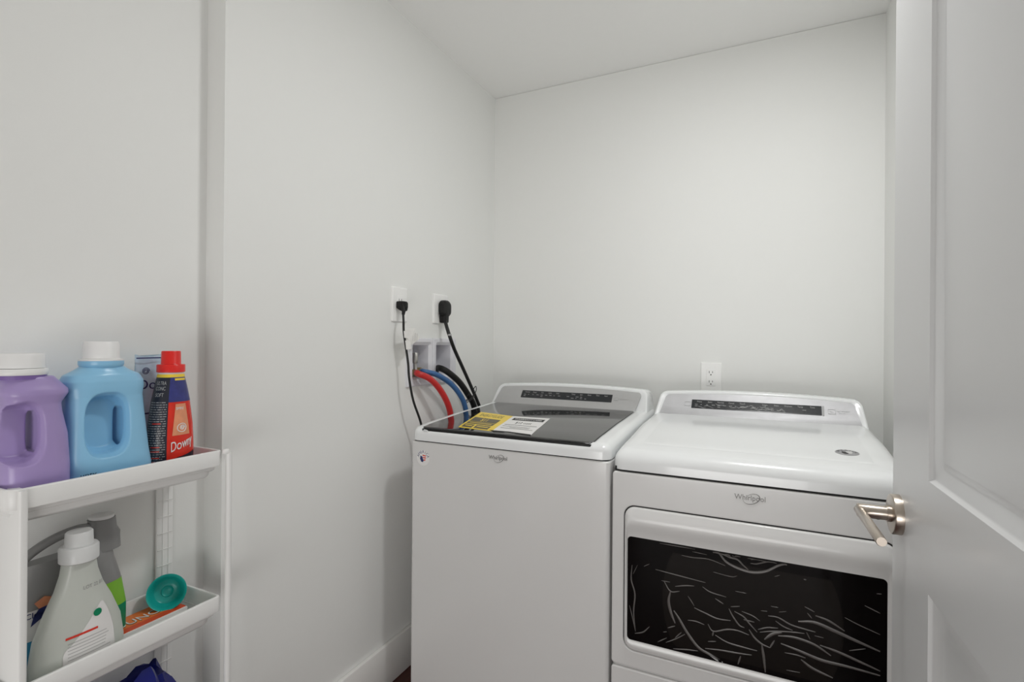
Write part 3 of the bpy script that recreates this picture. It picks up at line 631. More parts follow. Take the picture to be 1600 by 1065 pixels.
bm = bmesh.new(); lathe(bm, (XL + .005, 1.797, 1.346), (1, 0, 0), [(.027, 0), (.027, .005), (.025, .006)], 32); obj('receptacle', bm, M['plate'], o2)
BW = lambda a, b, c: (a, YB - c, b)
o3 = thing('wall_outlet', 'white double wall outlet on the back wall above the dryer', 'outlet', (-.194, YB, 1.075))
plate(o3, -.2345, -.1545, 1.016, 1.136, BW)
bm = bmesh.new(); slab(bm, -.2125, -.1775, 1.041, 1.110, .004, .004, .0090, .0012, BW); r_ = obj('receptacle', bm, M['plate'], o3)
B2 = lambda a, b, c: (a, YB - .0091 - c, b)
for zc in (1.093, 1.055):
    rects('slot', [(-.2025, -.2005, zc, zc + .009), (-.1900, -.1880, zc + .001, zc + .008)], B2, M['slot'], r_)
    bm = bmesh.new(); frustum(bm, (-.195, YB - .009, zc - .006), (0, -1, 0), .0026, .0026, 0, .0006, 12); obj('ground_hole', bm, M['slot'], r_)
rects('receptacle_gap', [(-.2137, -.2128, 1.040, 1.111), (-.1772, -.1763, 1.040, 1.111), (-.2137, -.1763, 1.0392, 1.0402), (-.2137, -.1763, 1.1108, 1.1118)], lambda a, b, c: (a, YB - .0061 - c, b), M['print'], o3)
for z in (1.124, 1.029):
    bm = bmesh.new(); frustum(bm, (-.195, YB - .006, z), (0, -1, 0), .0028, .0024, 0, .001, 14); obj('screw', bm, M['print'], o3)

# hookup box recessed in the wall
hb = thing('hookup_box', 'white two-bay plastic washer hookup box recessed in the left wall', 'outlet box', (XL, 1.74, 1.134))
bays = ((1.612, 1.716, 1.078, 1.199), (1.768, 1.876, 1.078, 1.199))
bm = bmesh.new()
for (y0, y1, z0, z1), (fy0, fy1) in zip(bays, ((1.574, 1.7365), (1.7375, 1.910))):
    out = rr(fy0, fy1, 1.042, 1.226, .004, 0, 3, 2)
    R_ = [[LW(a, b, .0) for a, b in out], [LW(a, b, .008) for a, b in rr(fy0, fy1, 1.042, 1.226, .004, .0005, 3, 2)], [LW(a, b, .011) for a, b in rr(fy0, fy1, 1.042, 1.226, .004, .004, 3, 2)],
          [LW(a, b, .011) for a, b in rr(y0, y1, z0, z1, .003, -.012, 3, 2)], [LW(a, b, .004) for a, b in rr(y0, y1, z0, z1, .003, -.003, 3, 2)], [LW(a, b, .002) for a, b in rr(y0, y1, z0, z1, .003, 0, 3, 2)],
          [LW(a, b, -.070) for a, b in rr(y0, y1, z0, z1, .003, .001, 3, 2)]]
    loft(bm, R_, c0=False, c1=True)
obj('box_frame', bm, M['boxin'], hb, angle=30)
v = None
bm = bmesh.new(); lathe(bm, (XL - .014, 1.652, 1.079), (0, 0, 1), [(.010, 0), (.011, .012), (.008, .016), (.008, .050)], 20); lathe(bm, (XL - .014, 1.652, 1.128), (0, 0, 1), [(.009, 0), (.0105, .004), (.0105, .040), (.009, .042)], 20)
vo = obj('valve', bm, M['steel'], hb)
bm = bmesh.new(); lathe(bm, (XL - .020, 1.640, 1.094), (1, -.1, 0), [(.010, 0), (.012, .004), (.012, .020), (.009, .024)], 6); obj('hose_nut', bm, M['brass'], vo)
bm = bmesh.new(); lathe(bm, (XL - .022, 1.672, 1.100), (1, .2, 0), [(.010, 0), (.012, .004), (.012, .022), (.009, .026)], 6); obj('hose_nut', bm, M['brass'], vo)

# ------------------------------------------------------------------ hoses and cords
def hose(name, P, r, m, label, cat, k=10):
    t = thing(name, label, cat, P[0]); bm = bmesh.new(); tube(bm, P, r, 14, k); obj('hose', bm, m, t); return t
t = hose('red_water_hose', [(XL + .000, 1.640, 1.094), (-1.165, 1.606, 1.092), (-1.140, 1.640, 1.074), (-1.125, 1.682, 1.036), (-1.115, 1.720, .985), (-1.109, 1.742, .930), (-1.107, 1.760, .83), (-1.105, 1.80, .60), (-1.105, 1.96, .45), (-1.10, 2.135, .42)], .0120, M['red_hose'], 'red rubber water hose curving down from the hookup box', 'hose')
hose('blue_water_hose', [(XL + .002, 1.672, 1.098), (-1.165, 1.640, 1.098), (-1.140, 1.690, 1.085), (-1.125, 1.765, 1.047), (-1.112, 1.815, 1.000), (-1.105, 1.845, .950), (-1.100, 1.870, .85), (-1.100, 1.92, .62), (-1.10, 2.14, .50)], .0106, M['blue_hose'], 'blue rubber water hose beside the red one', 'hose')
dh = hose('drain_hose', [(XL - .035, 1.805, 1.055), (XL - .010, 1.795, 1.100), (-1.165, 1.755, 1.106), (-1.135, 1.765, 1.090), (-1.115, 1.815, 1.050), (-1.103, 1.860, 1.00), (-1.097, 1.905, .945), (-1.095, 1.94, .85), (-1.095, 2.02, .70), (-1.09, 2.145, .62)], .0125, M['blackrub'], 'thick black ribbed drain hose hooked into the right bay of the box', 'hose')
bm = bmesh.new()
for k, rr_ in ((0, .020), (1, .023)):
    c = Vector((-1.100, 1.872 + .004 * k, .978 - .005 * k)); P = [c + Vector((rr_ * .8 * math.cos(a), rr_ * math.sin(a), rr_ * .6 * math.sin(a + .8))) for a in [2 * PI * i / 20 for i in range(21)]]
    tube(bm, P, .0016, 6, smooth=False)
tube(bm, [(-1.085, 1.880, .990), (-1.075, 1.885, 1.012), (-1.080, 1.890, 1.028), (-1.088, 1.886, 1.016), (-1.080, 1.878, 1.006)], .0018, 6); tube(bm, [(-1.09, 1.86, .985), (-1.085, 1.845, 1.000), (-1.09, 1.838, .992)], .0014, 6)
obj('cable_tie', bm, M['slot'], dh)

wc = thing('power_cord', 'thin black power cord with small plug and white paper tags', 'power cord', (-1.18, 1.53, 1.35))
bm = bmesh.new()
loft(bm, [[(XL + .0092 + c, 1.517 + a, 1.350 + b) for a, b in rr(-w_, w_, -h_ - s_, h_ * .55, .006, 0, 4, 2)] for c, w_, h_, s_ in ((0, .0120, .013, .006), (.012, .0125, .014, .012), (.024, .0115, .013, .018), (.034, .009, .010, .018), (.038, .006, .006, .014))])
obj('plug', bm, M['blackrub'], wc)
bm = bmesh.new(); tube(bm, [(-1.168, 1.512, 1.345), (-1.160, 1.508, 1.322), (-1.158, 1.503, 1.308)], lambda t: .0085 - .003 * t, 12); obj('strain_relief', bm, M['blackrub'], wc)
bm = bmesh.new(); tube(bm, [(-1.158, 1.503, 1.310), (-1.150, 1.495, 1.285), (-1.147, 1.493, 1.247), (-1.145, 1.504, 1.190), (-1.143, 1.514, 1.135), (-1.142, 1.520, 1.080), (-1.140, 1.542, 1.000), (-1.135, 1.582, .915), (-1.13, 1.62, .80), (-1.12, 1.75, .62), (-1.10, 2.14, .60)], .0042, 10); obj('cord', bm, M['cable'], wc)
bm = bmesh.new()
def sheet(bm, P, th=.0004):
    P = [Vector(p) for p in P]; n = (P[1] - P[0]).cross(P[-1] - P[0]).normalized() * th
    a = ringv(bm, P); b = ringv(bm, [p + n for p in P]); bridge(bm, a, b); bm.faces.new(a); bm.faces.new(b)
paper = mat('white_paper_tag', (.80, .79, .77), .5, noise=.06, nscale=250)
sheet(bm, [(-1.147, 1.489, 1.251), (-1.147, 1.560, 1.262), (-1.150, 1.590, 1.222), (-1.146, 1.548, 1.205), (-1.142, 1.508, 1.196)])
sheet(bm, [(-1.143, 1.488, 1.250), (-1.139, 1.508, 1.247), (-1.139, 1.514, 1.222), (-1.142, 1.490, 1.226)])
sheet(bm, [(-1.141, 1.494, 1.216), (-1.138, 1.520, 1.212), (-1.137, 1.524, 1.186), (-1.141, 1.500, 1.184)])
tg = obj('paper_tag', bm, paper, wc, smooth=False)
bm = bmesh.new()
for k in range(5):
    y = 1.524 + .012 * k; sheet(bm, [(-1.1465, y, 1.250 - .002 * k), (-1.1465, y + .0012, 1.250 - .002 * k), (-1.1445, y - .004, 1.214), (-1.1445, y - .0052, 1.214)])
obj('tag_print', bm, M['print'], tg, smooth=False)

dc = thing('power_cord', 'thick black power cord with large round plug nearest the corner', 'power cord', (-1.18, 1.797, 1.35))
bm = bmesh.new()
loft(bm, [[(XL + .0112 + c, 1.800 + a, 1.351 + b) for a, b in rr(-w_, w_, -h_ - .008, h_, min(w_, h_) * .8, 0, 6, 2)] for c, w_, h_ in ((0, .029, .027), (.004, .033, .030), (.018, .033, .030), (.024, .029, .025), (.026, .014, .020))])
pl = obj('plug', bm, M['blackrub'], dc)
bm = bmesh.new(); loft(bm, [[(XL + .022 + a, 1.797 + b * 1.0, z) for a, b in rr(-w_, w_, -w_ * 1.1, w_ * 1.1, w_ * .6, 0, 4, 2)] for z, w_ in ((1.366, .010), (1.362, .0145), (1.318, .0160), (1.292, .0150), (1.289, .012))]); obj('plug_grip', bm, M['blackrub'], dc)
bm = bmesh.new(); tube(bm, [(-1.172, 1.795, 1.300), (-1.150, 1.775, 1.270), (-1.132, 1.768, 1.235), (-1.130, 1.790, 1.197), (-1.130, 1.815, 1.165), (-1.128, 1.878, 1.088), (-1.125, 1.932, 1.018), (-1.122, 1.990, .940), (-1.12, 2.05, .85), (-1.09, 2.16, .72), (-1.05, 2.19, .60), (-1.04, 2.20, .45)], .0074, 12); obj('cord', bm, M['cable'], dc)
bm = bmesh.new(); lathe(bm, (-1.133, 1.7685, 1.240), (.02, -.1, 1), [(.0078, -.004), (.0086, -.003), (.0086, .003), (.0078, .004)], 14); obj('cord_band', bm, M['print'], dc)

# ------------------------------------------------------------------ slim storage cart
CX0, CX1, CY0, CY1 = -1.256, -1.098, .405, .776
cart = thing('storage_cart', 'slim white plastic tiered storage cart holding laundry bottles', 'cart', ((CX0 + CX1) / 2, (CY0 + CY1) / 2, 0))
def tray(zr):
    """zr = rim height"""
    bm = bmesh.new(); S = lambda d, z, r=.024: [(x, y, z) for x, y in rr(CX0, CX1, CY0, CY1, r, d, 6, 6, r1=.009)]; S2 = lambda d, z: [(x, y, z) for x, y in rr(CX0, CX1, CY0, CY1, .030, d, 6, 6, r1=.032)]
    loft(bm, [S(.0130, zr - .0335), S(.0005, zr - .0345), S(0, zr - .033), S(0, zr - .003), S(.001, zr - .0008), S(.003, zr), S(.006, zr - .0005), S(.0075, zr - .003), S(.011, zr - .043), S(.016, zr - .047)], c0=False)
    loft(bm, [S2(.0100, zr - .030), S2(.0115, zr - .036), S2(.014, zr - .054), S2(.020, zr - .060)], c0=False)
    return obj('tray', bm, M['cart'], cart, angle=45)
TR = [.9665, .6395, .3125, .085]
for z in TR: tray(z)
def post(x0, x1, y0, y1, ribs=None):
    for za, zb_ in ((0.022, TR[3] - .058), (TR[3], TR[2] - .061), (TR[2], TR[1] - .061), (TR[1], TR[0] - .061)):
        pass
    bm = bmesh.new(); bmx = bevbox(x0, x1, y0, y1, .030, .962, .003); me = bpy.data.meshes.new('p'); bmx.to_mesh(me); bmx.free(); bm.from_mesh(me)
    if ribs:
        for k in range(24):
            z = .05 + k * .0375; box(bm, x1 - .0005, x1 + .0020, y0 + .003, y1 - .003, z, z + .0015)
        for yy in (y0 + .013, y0 + .026): box(bm, x1 - .0005, x1 + .0012, yy, yy + .001, .04, .95)
    return obj('post', bm, M['cart'], cart)
post(CX0 - .008, CX0 - .001, .727, .765, True)
post(CX0 - .008, CX0 - .001, .412, .450, True)
bm = bmesh.new(); tube(bm, [(-1.090, .786, .03), (-1.090, .786, .5), (-1.090, .786, .960)], .0068, 16, smooth=False); obj('post', bm, M['cart'], cart)
bm = bmesh.new(); lathe(bm, (-1.0925, .780, .958), (0, 0, 1), [(.0070, 0), (.0078, .003), (.0078, .007), (.006, .010), (.003, .0105)], 20); obj('post_cap', bm, M['cart'], cart)
bm = bmesh.new(); loft(bm, [[(x, y, z) for x, y in rr(-1.175, -1.0935, .4185, .4305, .003, 0, 3, 1)] for z in (.03, .9635)]); obj('post', bm, M['cart'], cart)
for x in (CX0 + .02, CX1 - .02):
    for y in (CY0 + .03, CY1 - .03):
        bm = bmesh.new(); lathe(bm, (x - .007, y, .014), (1, 0, 0), [(.012, 0), (.014, .002), (.014, .012), (.012, .014)], 20); obj('caster', bm, M['slot'], cart)
adopt(cart)
FL = [z - .047 for z in TR]

# ------------------------------------------------------------------ bottles
def superring(cx, cy, z, a, b, p=2.6, n=48, ph=0.0):
    out = []
    for i in range(n):
        t = 2 * PI * i / n + ph; c, s = math.cos(t), math.sin(t)
        out.append((cx + a * math.copysign(abs(c) ** (2 / p), c), cy + b * math.copysign(abs(s) ** (2 / p), s), z))
    return out
def carve(bm, cutters, voxel=.0016, smooth=6):
    me = bpy.data.meshes.new('body'); bmesh.ops.recalc_face_normals(bm, faces=bm.faces); bm.to_mesh(me); bm.free()
    o = bpy.data.objects.new('body', me); COL.objects.link(o); tmp = []
    for cb in cutters:
        bmesh.ops.recalc_face_normals(cb, faces=cb.faces)
        m2 = bpy.data.meshes.new('cut'); cb.to_mesh(m2); cb.free(); c = bpy.data.objects.new('cut', m2); COL.objects.link(c); tmp.append(c)
        md = o.modifiers.new('b', 'BOOLEAN'); md.operation = 'DIFFERENCE'; md.solver = 'EXACT'; md.object = c
    md = o.modifiers.new('r', 'REMESH'); md.mode = 'VOXEL'; md.voxel_size = voxel; md.use_smooth_shade = True
    md = o.modifiers.new('s', 'SMOOTH'); md.iterations = smooth; md.factor = .5
    dg = bpy.context.evaluated_depsgraph_get(); dg.update()
    out = bpy.data.meshes.new_from_object(o.evaluated_get(dg))
    for t_ in tmp + [o]: bpy.data.objects.remove(t_)
    return out
def ribbed_cap(bm, c, r, h, n=60, rf=None, fh=.012):
    """cap with vertical ribs and a wider flange"""
    rings = []
    for z, q, rib in ((fh, .96, 0), (fh + .001, 1, 1), (fh + h - .003, .985, 1), (fh + h, .95, 0), (fh + h, .5, 0)):
        rings.append([(c[0] + r * q * (1 + (.022 if (i % 2 and rib) else 0)) * math.cos(2 * PI * i / (2 * n)), c[1] + r * q * (1 + (.022 if (i % 2 and rib) else 0)) * math.sin(2 * PI * i / (2 * n)), c[2] + z) for i in range(2 * n)])
    loft(bm, rings, pair=False)
    lathe(bm, c, (0, 0, 1), [(rf * .98, 0), (rf, .001), (rf, fh - .001), (rf * .98, fh)], 48)
def jug(name, label, m, cx, cy, z0, H, ax, by, prof, grip_y0, open_y0, gz0, gz1, cat='bottle', mir=1, slot_y=None, slot_z=None, slot_w=.008, xr=0.0):
    t = thing(name, label, cat, (cx, cy, z0)); bm = bmesh.new()
    loft(bm, [superring(cx + xo * ax, cy + yo * by, z0 + H * h, ax * a, by * b, p, 64) for h, a, b, p, yo, xo in prof], pair=False)
    # finger recess from the front, and a through slot beside the grip
    rc_ = bmesh.new(); yc = (open_y0 + grip_y0) / 2; hw = (grip_y0 - open_y0) / 2; zc = (gz0 + gz1) / 2; hz = (gz1 - gz0) / 2
    loft(rc_, [superring2(x, yc + sh, zc, hw * s, hz * s, 3.0) for x, s, sh in ((cx + ax * 1.3, 1.12, 0), (cx + ax * .92, 1.06, 0), (cx + ax * .70, .97, 0), (cx + ax * .30, .92, hw * .05), (cx - ax * .02, .80, hw * .12))], pair=False)
    sl = bmesh.new(); sy = slot_y if slot_y else grip_y0 - hw * .2; sz = slot_z if slot_z else zc
    loft(sl, [superring2(x, sy, sz, slot_w, hz * .70, 3.0) for x in (cx - ax * 1.5, cx + ax * .4)], pair=False)
    me = carve(bm, [rc_, sl]); link('body', me, m, t, angle=80); return t
def superring2(x, y, z, a, b, p, n=40):
    return [(x, y + a * math.copysign(abs(math.cos(q)) ** (2 / p), math.cos(q)), z + b * math.copysign(abs(math.sin(q)) ** (2 / p), math.sin(q))) for q in [2 * PI * i / n for i in range(n)]]

ZF = FL[0] + .0005
# purple jug
pcx, pcy = -1.163, .4615
pj_ = jug('detergent_jug', 'purple plastic detergent jug with ribbed white cap, leftmost on the top shelf', M['purple'], pcx, pcy, ZF, .228, .040, .0480,
    [(0, .86, .84, 4, .08, 0), (.05, .96, .96, 4, .03, 0), (.30, 1, 1, 3.6, 0, 0), (.55, .97, .95, 3.4, -.02, 0), (.72, .92, .83, 3.2, -.06, 0), (.79, .93, .80, 3.0, -.06, 0), (.83, .98, .89, 2.8, -.02, 0), (.862, 1.02, .97, 2.8, 0, 0), (.895, 1.02, .99, 2.6, -.01, 0), (.93, .95, .89, 2.4, -.05, 0), (1.0, .86, .70, 2.1, -.14, 0)],
    .463, .398, 1.000, 1.104, slot_y=.459, slot_w=.0060)
bm = bmesh.new(); ribbed_cap(bm, (pcx, pcy - .018, ZF + .228 + .003), .0335, .026, 26, .0378, .011); obj('cap', bm, M['whitecap'], pj_)
bm = bmesh.new(); lathe(bm, (pcx, pcy - .018, ZF + .224), (0, 0, 1), [(.036, 0), (.036, .0075)], 40); obj('neck_ring', bm, M['purple_dark'], pj_)
adopt(pj_)
# blue jug
bcx, bcy = -1.166, .578
bj = jug('detergent_jug', 'light blue plastic detergent jug with plain white cap, second from left on the top shelf', M['blue'], bcx, bcy, ZF, .242, .040, .075,
    [(0, .92, .92, 4, .03, 0), (.02, 1, .965, 4, .03, 0), (.18, 1, .965, 3.6, .03, 0), (.30, .99, .955, 3.4, -.02, 0), (.62, .96, .88, 3.2, -.06, 0), (.76, .96, .86, 3.0, -.08, 0), (.83, 1.0, .905, 2.8, -.085, 0), (.88, 1.0, .91, 2.6, -.09, 0), (.93, .94, .82, 2.4, -.10, 0), (.965, .82, .60, 2.2, -.11, 0), (1.0, .74, .45, 2.0, -.11, 0)],
    .600, .527, .992, 1.108, slot_y=.596, slot_w=.0055, slot_z=1.040)
bm = bmesh.new(); lathe(bm, (bcx, bcy - .009, ZF + .238), (0, 0, 1), [(.030, 0), (.0345, .003), (.036, .007), (.036, .013), (.034, .015)], 40); obj('neck_ring', bm, M['blue'], bj)
bm = bmesh.new(); lathe(bm, (bcx, bcy - .009, ZF + .252), (0, 0, 1), [(.0355, 0), (.0355, .0025), (.029, .004), (.0282, .034), (.026, .037)], 40); obj('cap', bm, M['whitecap'], bj)
text('print', 'unty', .015, lambda a, b, c: (bcx + .0402 + c * 0, bcy - .048 + a, .962 + b * .8), M['navy'], bj, extrude=.0003)
adopt(bj)

def wrap(cx, cy, prof, z0, H, p):
    """returns f(u, z, off): u = angle in degrees from +x towards +y"""
    def f(u, z, off=0.0):
        h = (z - z0) / H; a = b = None
        for (h0, a0, b0), (h1, a1, b1) in zip(prof, prof[1:]):
            if h <= h1: s = max(0, (h - h0) / (h1 - h0)); a = a0 + (a1 - a0) * s; b = b0 + (b1 - b0) * s; break
        else: a, b = prof[-1][1:]
        a += off; b += off; c, s = math.cos(R(u)), math.sin(R(u))
        return (cx + a * math.copysign(abs(c) ** (2 / p), c), cy + b * math.copysign(abs(s) ** (2 / p), s), z)
    return f
def patch(name, f, u0, u1, z0, z1, m, parent, off=.0006, nu=16, nz=12, edge=None):
    bm = bmesh.new(); g = []
    for i in range(nu + 1):
        row = []
        for j in range(nz + 1):
            s, t_ = i / nu, j / nz; u = u0 + (u1 - u0) * s; z = z0 + (z1 - z0) * t_
            if edge: u, z = edge(s, t_, u, z)
            row.append(bm.verts.new(f(u, z, off)))
        g.append(row)
    for i in range(nu):
        for j in range(nz): bm.faces.new((g[i][j], g[i + 1][j], g[i + 1][j + 1], g[i][j + 1]))
    return obj(name, bm, m, parent)
def body_loft(f, hs, z0, H, m, parent, name='body', n=64):
    bm = bmesh.new(); loft(bm, [[f(360 * i / n, z0 + H * h) for i in range(n)] for h in hs], pair=False); return obj(name, bm, m, parent, angle=60)

# red softener bottle
rcx, rcy, rz, rH = -1.160, .6985, ZF, .223
prof = [(0, .027, .041), (.03, .030, .0450), (.25, .031, .0460), (.5, .030, .0430), (.72, .0275, .0365), (.88, .0245, .029), (.96, .0225, .0245), (1.0, .021, .0225)]
rb = thing('softener_bottle', 'red and black softener bottle with red cap at the right end of the top shelf', 'bottle', (rcx, rcy, rz))
f = wrap(rcx, rcy, prof, rz, rH, 2.3)
body_loft(f, [0, .01, .03, .1, .2, .3, .4, .5, .6, .7, .78, .84, .88, .92, .96, 1.0], rz, rH, M['redlab'], rb)
patch('label', f, -140, -29, rz + .01, rz + rH * .955, M['blacklab'], rb, nu=24, nz=20)['label'] = 'black label panel with fine print'
patch('label', f, -29, 60, rz + rH * .72, rz + rH * .955, M['bluelab'], rb, nu=20, nz=8)
patch('label_ring', f, 0, 360, rz + rH * .955, rz + rH * .985, M['yellow'], rb, off=.001, nu=48, nz=2)
patch('label_ring', f, 0, 360, rz + rH * .985, rz + rH * 1.0, M['whitelab'], rb, off=.001, nu=48, nz=1)
patch('label', f, -8, 20, rz + rH * .40, rz + rH * .70, M['flame'], rb, off=.0009, nu=10, nz=10, edge=lambda s, t_, u, z: (u - 8 * (1 - t_) * (1 - 2 * s), z))
rnd = random.Random(5)
bars = [(-62, -8, .865 + .02 * k, .008) for k in range(3)]
bm = bmesh.new()
def bar(bm, f, u0, u1, z0, z1, off=.0009, n=5):
    v = []
    for i in range(n + 1):
        u = u0 + (u1 - u0) * i / n; v.append((bm.verts.new(f(u, z0, off)), bm.verts.new(f(u, z1, off))))
    for a, b in zip(v, v[1:]): bm.faces.new((a[0], b[0], b[1], a[1]))
for k in range(30):
    z = rz + rH * (.08 + .022 * k)
    u = -96
    while u < -36:
        l = rnd.uniform(3, 14); bar(bm, f, u, min(u + l, -33), z, z + .0014); u += l + rnd.uniform(1.5, 4)
obj('label_print', bm, M['print'], rb, smooth=False, recalc=False)
bm = bmesh.new()
for zz in (.26, .30, .16, .20, .52): bar(bm, f, -78, -48, rz + rH * zz, rz + rH * zz + .002, .0011)
obj('label_print', bm, M['redprint'], rb, smooth=False, recalc=False)
for s_, zz in (('ULTRA', .90), ('CONC', .85), ('SOFT', .79)):
    text('label_text', s_, .011, lambda a, b, c: f(-66 + a * 1150, rz + rH * zz + b, .0010 + c), M['print'], rb, extrude=.0001, sx=1.2)
text('brand_text', 'Downy', .030, lambda a, b, c: f(8 + a * 620, rz + rH * .315 + b + a * .15, .0013 + c), M['whitelab'], rb, extrude=.0003)
text('label_text', 'SIMPLE', .008, lambda a, b, c: f(2 + a * 800, rz + rH * .655 + b, .0013 + c), M['whitelab'], rb, extrude=.0002)
patch('label', f, -14, 50, rz + rH * .07, rz + rH * .18, M['blacklab'], rb, off=.0009, nu=10, nz=5, edge=lambda s, t_, u, z: (u, z + .012 * s))
patch('label_mark', f, -10, 40, rz + rH * .925, rz + rH * .945, M['yellow'], rb, off=.0009, nu=10, nz=2)
bm = bmesh.new()
P = [f(6 + 10 * math.cos(a), rz + rH * .47 + .009 * math.sin(a), .0012) for a in [2 * PI * i / 24 for i in range(25)]]; tube(bm, P, .0009, 6, smooth=False)
P = [f(6 + 6 * q * math.cos(a), rz + rH * .47 + .006 * q * math.sin(a), .0012) for a, q in [(4 * PI * i / 24, 1 - i / 30) for i in range(25)]]; tube(bm, P, .0008, 6, smooth=False)
obj('label_swirl', bm, M['whitelab'], rb)
bm = bmesh.new(); lathe(bm, (rcx, rcy, rz + rH), (0, 0, 1), [(.0240, 0), (.0265, .001), (.0265, .0155), (.0255, .017), (.0195, .0175), (.0185, .019), (.0180, .044), (.0170, .046)], 48); obj('cap', bm, M['red'], rb)
adopt(rb)

# pale blue pouch behind
pz = ZF
po = thing('softener_pouch', 'pale blue softener pouch standing behind the red-capped bottle', 'pouch', (-1.225, .66, pz))
bm = bmesh.new()
rings = []
for h, a, b in ((0, .013, .034), (.1, .016, .038), (.5, .013, .040), (.8, .008, .041), (.93, .003, .0415), (1.0, .0012, .042)):
    rings.append([(x + .002 * math.sin(9 * h + i * .5), y, z + .003 * math.sin(i * .37) * h) for i, (x, y, z) in enumerate(superring(-1.222, .700, pz + .258 * h, a, b, 2.2, 48))])
loft(bm, rings, pair=False); obj('body', bm, M['pouch'], po)
PO = lambda a, b, c: (-1.2125 + c, .676 + a, b)
text('brand_text', 'Downy', .030, lambda a, b, c: (-1.2045 + c, .700 + a, 1.115 + b), M['navy'], po, extrude=.0004)
bm = bmesh.new(); tube(bm, [(-1.2042, .672 + .008 * q * math.cos(a), 1.145 + .008 * q * math.sin(a)) for a, q in [(5 * PI * i / 30, 1 - i / 40) for i in range(31)]], .0008, 6, smooth=False); obj('label_swirl', bm, M['navy'], po)
rects('label_print', [(.655, .735, 1.172, 1.1745), (.652, .735, 1.052, 1.055)], lambda a, b, c: (-1.2085 + c + (.0055 if b < 1.1 else 0), a, b), M['navy'], po)
adopt(po)

# ---------------- middle shelf
ZM = FL[1] + .0005
# clear bottle
ccx, ccy, cH = -1.146, .5255, .214
prof = [(0, .024, .070), (.03, .027, .0735), (.2, .0285, .0740), (.4, .0275, .068), (.6, .025, .052), (.75, .0225, .037), (.88, .021, .0285), (.97, .0205, .0255), (1.0, .0205, .0250)]
cb = thing('clear_bottle', 'translucent white bottle with frosted cap at the front of the middle shelf', 'bottle', (ccx, ccy, ZM))
f = wrap(ccx, ccy, prof, ZM, cH, 2.4)
body_loft(f, [0, .01, .03, .1, .2, .3, .4, .5, .6, .68, .75, .82, .88, .94, 1.0], ZM, cH, M['clear'], cb)
bm = bmesh.new(); lathe(bm, (ccx, ccy, ZM + cH - .004), (0, 0, 1), [(.0275, 0), (.0300, .002), (.0300, .026), (.0280, .029), (.0225, .030), (.0215, .034), (.0208, .052), (.0190, .054)], 40); obj('cap', bm, M['frost'], cb)
def fy(dy, z, off=0.0):
    """surface point of the bottle front at sideways offset dy"""
    p90 = f(90, z)[1] - ccy; q = min(.999, abs(dy) / p90) ** (2.4 / 2)
    return f(math.degrees(math.asin(q)) * (1 if dy > 0 else -1), z, off)
def lpatch(name, y0, y1, z0, z1, m, off, parent=cb, nu=16, nz=14, edge=None):
    bm = bmesh.new(); g = []
    for i in range(nu + 1):
        row = []
        for j in range(nz + 1):
            s, t_ = i / nu, j / nz; y = y0 + (y1 - y0) * s
            if edge: y = edge(s, t_)
            row.append(bm.verts.new(fy(y, z0 + (z1 - z0) * t_, off)))
        g.append(row)
    for i in range(nu):
        for j in range(nz): bm.faces.new((g[i][j], g[i + 1][j], g[i + 1][j + 1], g[i][j + 1]))
    return obj(name, bm, m, parent)
def ledge(s, t_):
    lo = -.035 + .058 * max(0, (t_ - .42) / .58) ** .75; hi = .048 - .020 * t_ ** 3
    return lo + (hi - lo) * s
lb = lpatch('label', 0, 0, ZM + .012, ZM + .128, M['whitelab'], .0007, edge=ledge)
lb['label'] = 'white back label with red heading bar'
rnd = random.Random(2)
for k in range(9):
    z = ZM + .026 + k * .0058; lpatch('label_print', -.028, .040 - rnd.random() * .012, z, z + .0011, M['faint'], .0011, lb, 8, 1)
lpatch('label_print', -.031, .018, ZM + .0815, ZM + .0855, M['redprint'], .0012, lb, 10, 1)
lpatch('label_print', -.028, .004, ZM + .017, ZM + .022, M['print'], .0011, lb, 8, 1)
bm = bmesh.new(); v = ringv(bm, [fy(.018 + .0068 * math.cos(a), ZM + .111 + .0068 * math.sin(a), .0013) for a in [2 * PI * i / 24 for i in range(24)]]); bm.faces.new(v); obj('label_print', bm, M['darkgreen'], lb, smooth=False)
text('print', 'LOT 22 B1', .009, lambda a, b, c: fy(.014 + a * .85, ZM + .163 + b, .0006 + c), M['print'], cb, extrude=.0001)
adopt(cb)

# grey and green jug behind
gcx, gcy = -1.212, .533
gj = thing('detergent_jug', 'silver grey detergent jug with looped handle and green label on the middle shelf', 'bottle', (gcx, gcy, ZM))
gH = .207
prof = [(0, .024, .100), (.03, .0265, .104), (.35, .027, .1045), (.65, .0265, .094), (.85, .025, .082), (.95, .022, .078), (1.0, .018, .074)]
f = wrap(gcx, gcy, prof, ZM, gH, 2.8)
body_loft(f, [0, .01, .03, .1, .2, .35, .5, .65, .75, .85, .9, .95, 1.0], ZM, gH, M['grayplastic'], gj)
# neck and loop handle
bm = bmesh.new()
loft(bm, [superring(gcx, y, z, a, b, 2.3, 32) for y, z, a, b in ((.594, ZM + gH * .93, .020, .034), (.598, ZM + gH + .008, .019, .028), (.598, ZM + gH + .018, .0195, .0285), (.596, ZM + gH + .030, .0185, .0240), (.594, ZM + gH + .050, .0185, .0235))], pair=False)
obj('neck', bm, M['grayplastic'], gj)
bm = bmesh.new(); lathe(bm, (gcx, .594, ZM + gH + .050), (0, 0, 1), [(.019, 0), (.021, .001), (.021, .006), (.019, .0075)], 36); obj('cap', bm, M['whitecap'], gj)
bm = bmesh.new(); tube(bm, [(gcx, .590, ZM + gH + .032), (gcx, .555, ZM + gH + .040), (gcx, .515, ZM + gH + .034), (gcx, .480, ZM + gH + .018), (gcx, .455, ZM + gH - .006)], .0085, 14); obj('handle', bm, M['grayplastic'], gj)
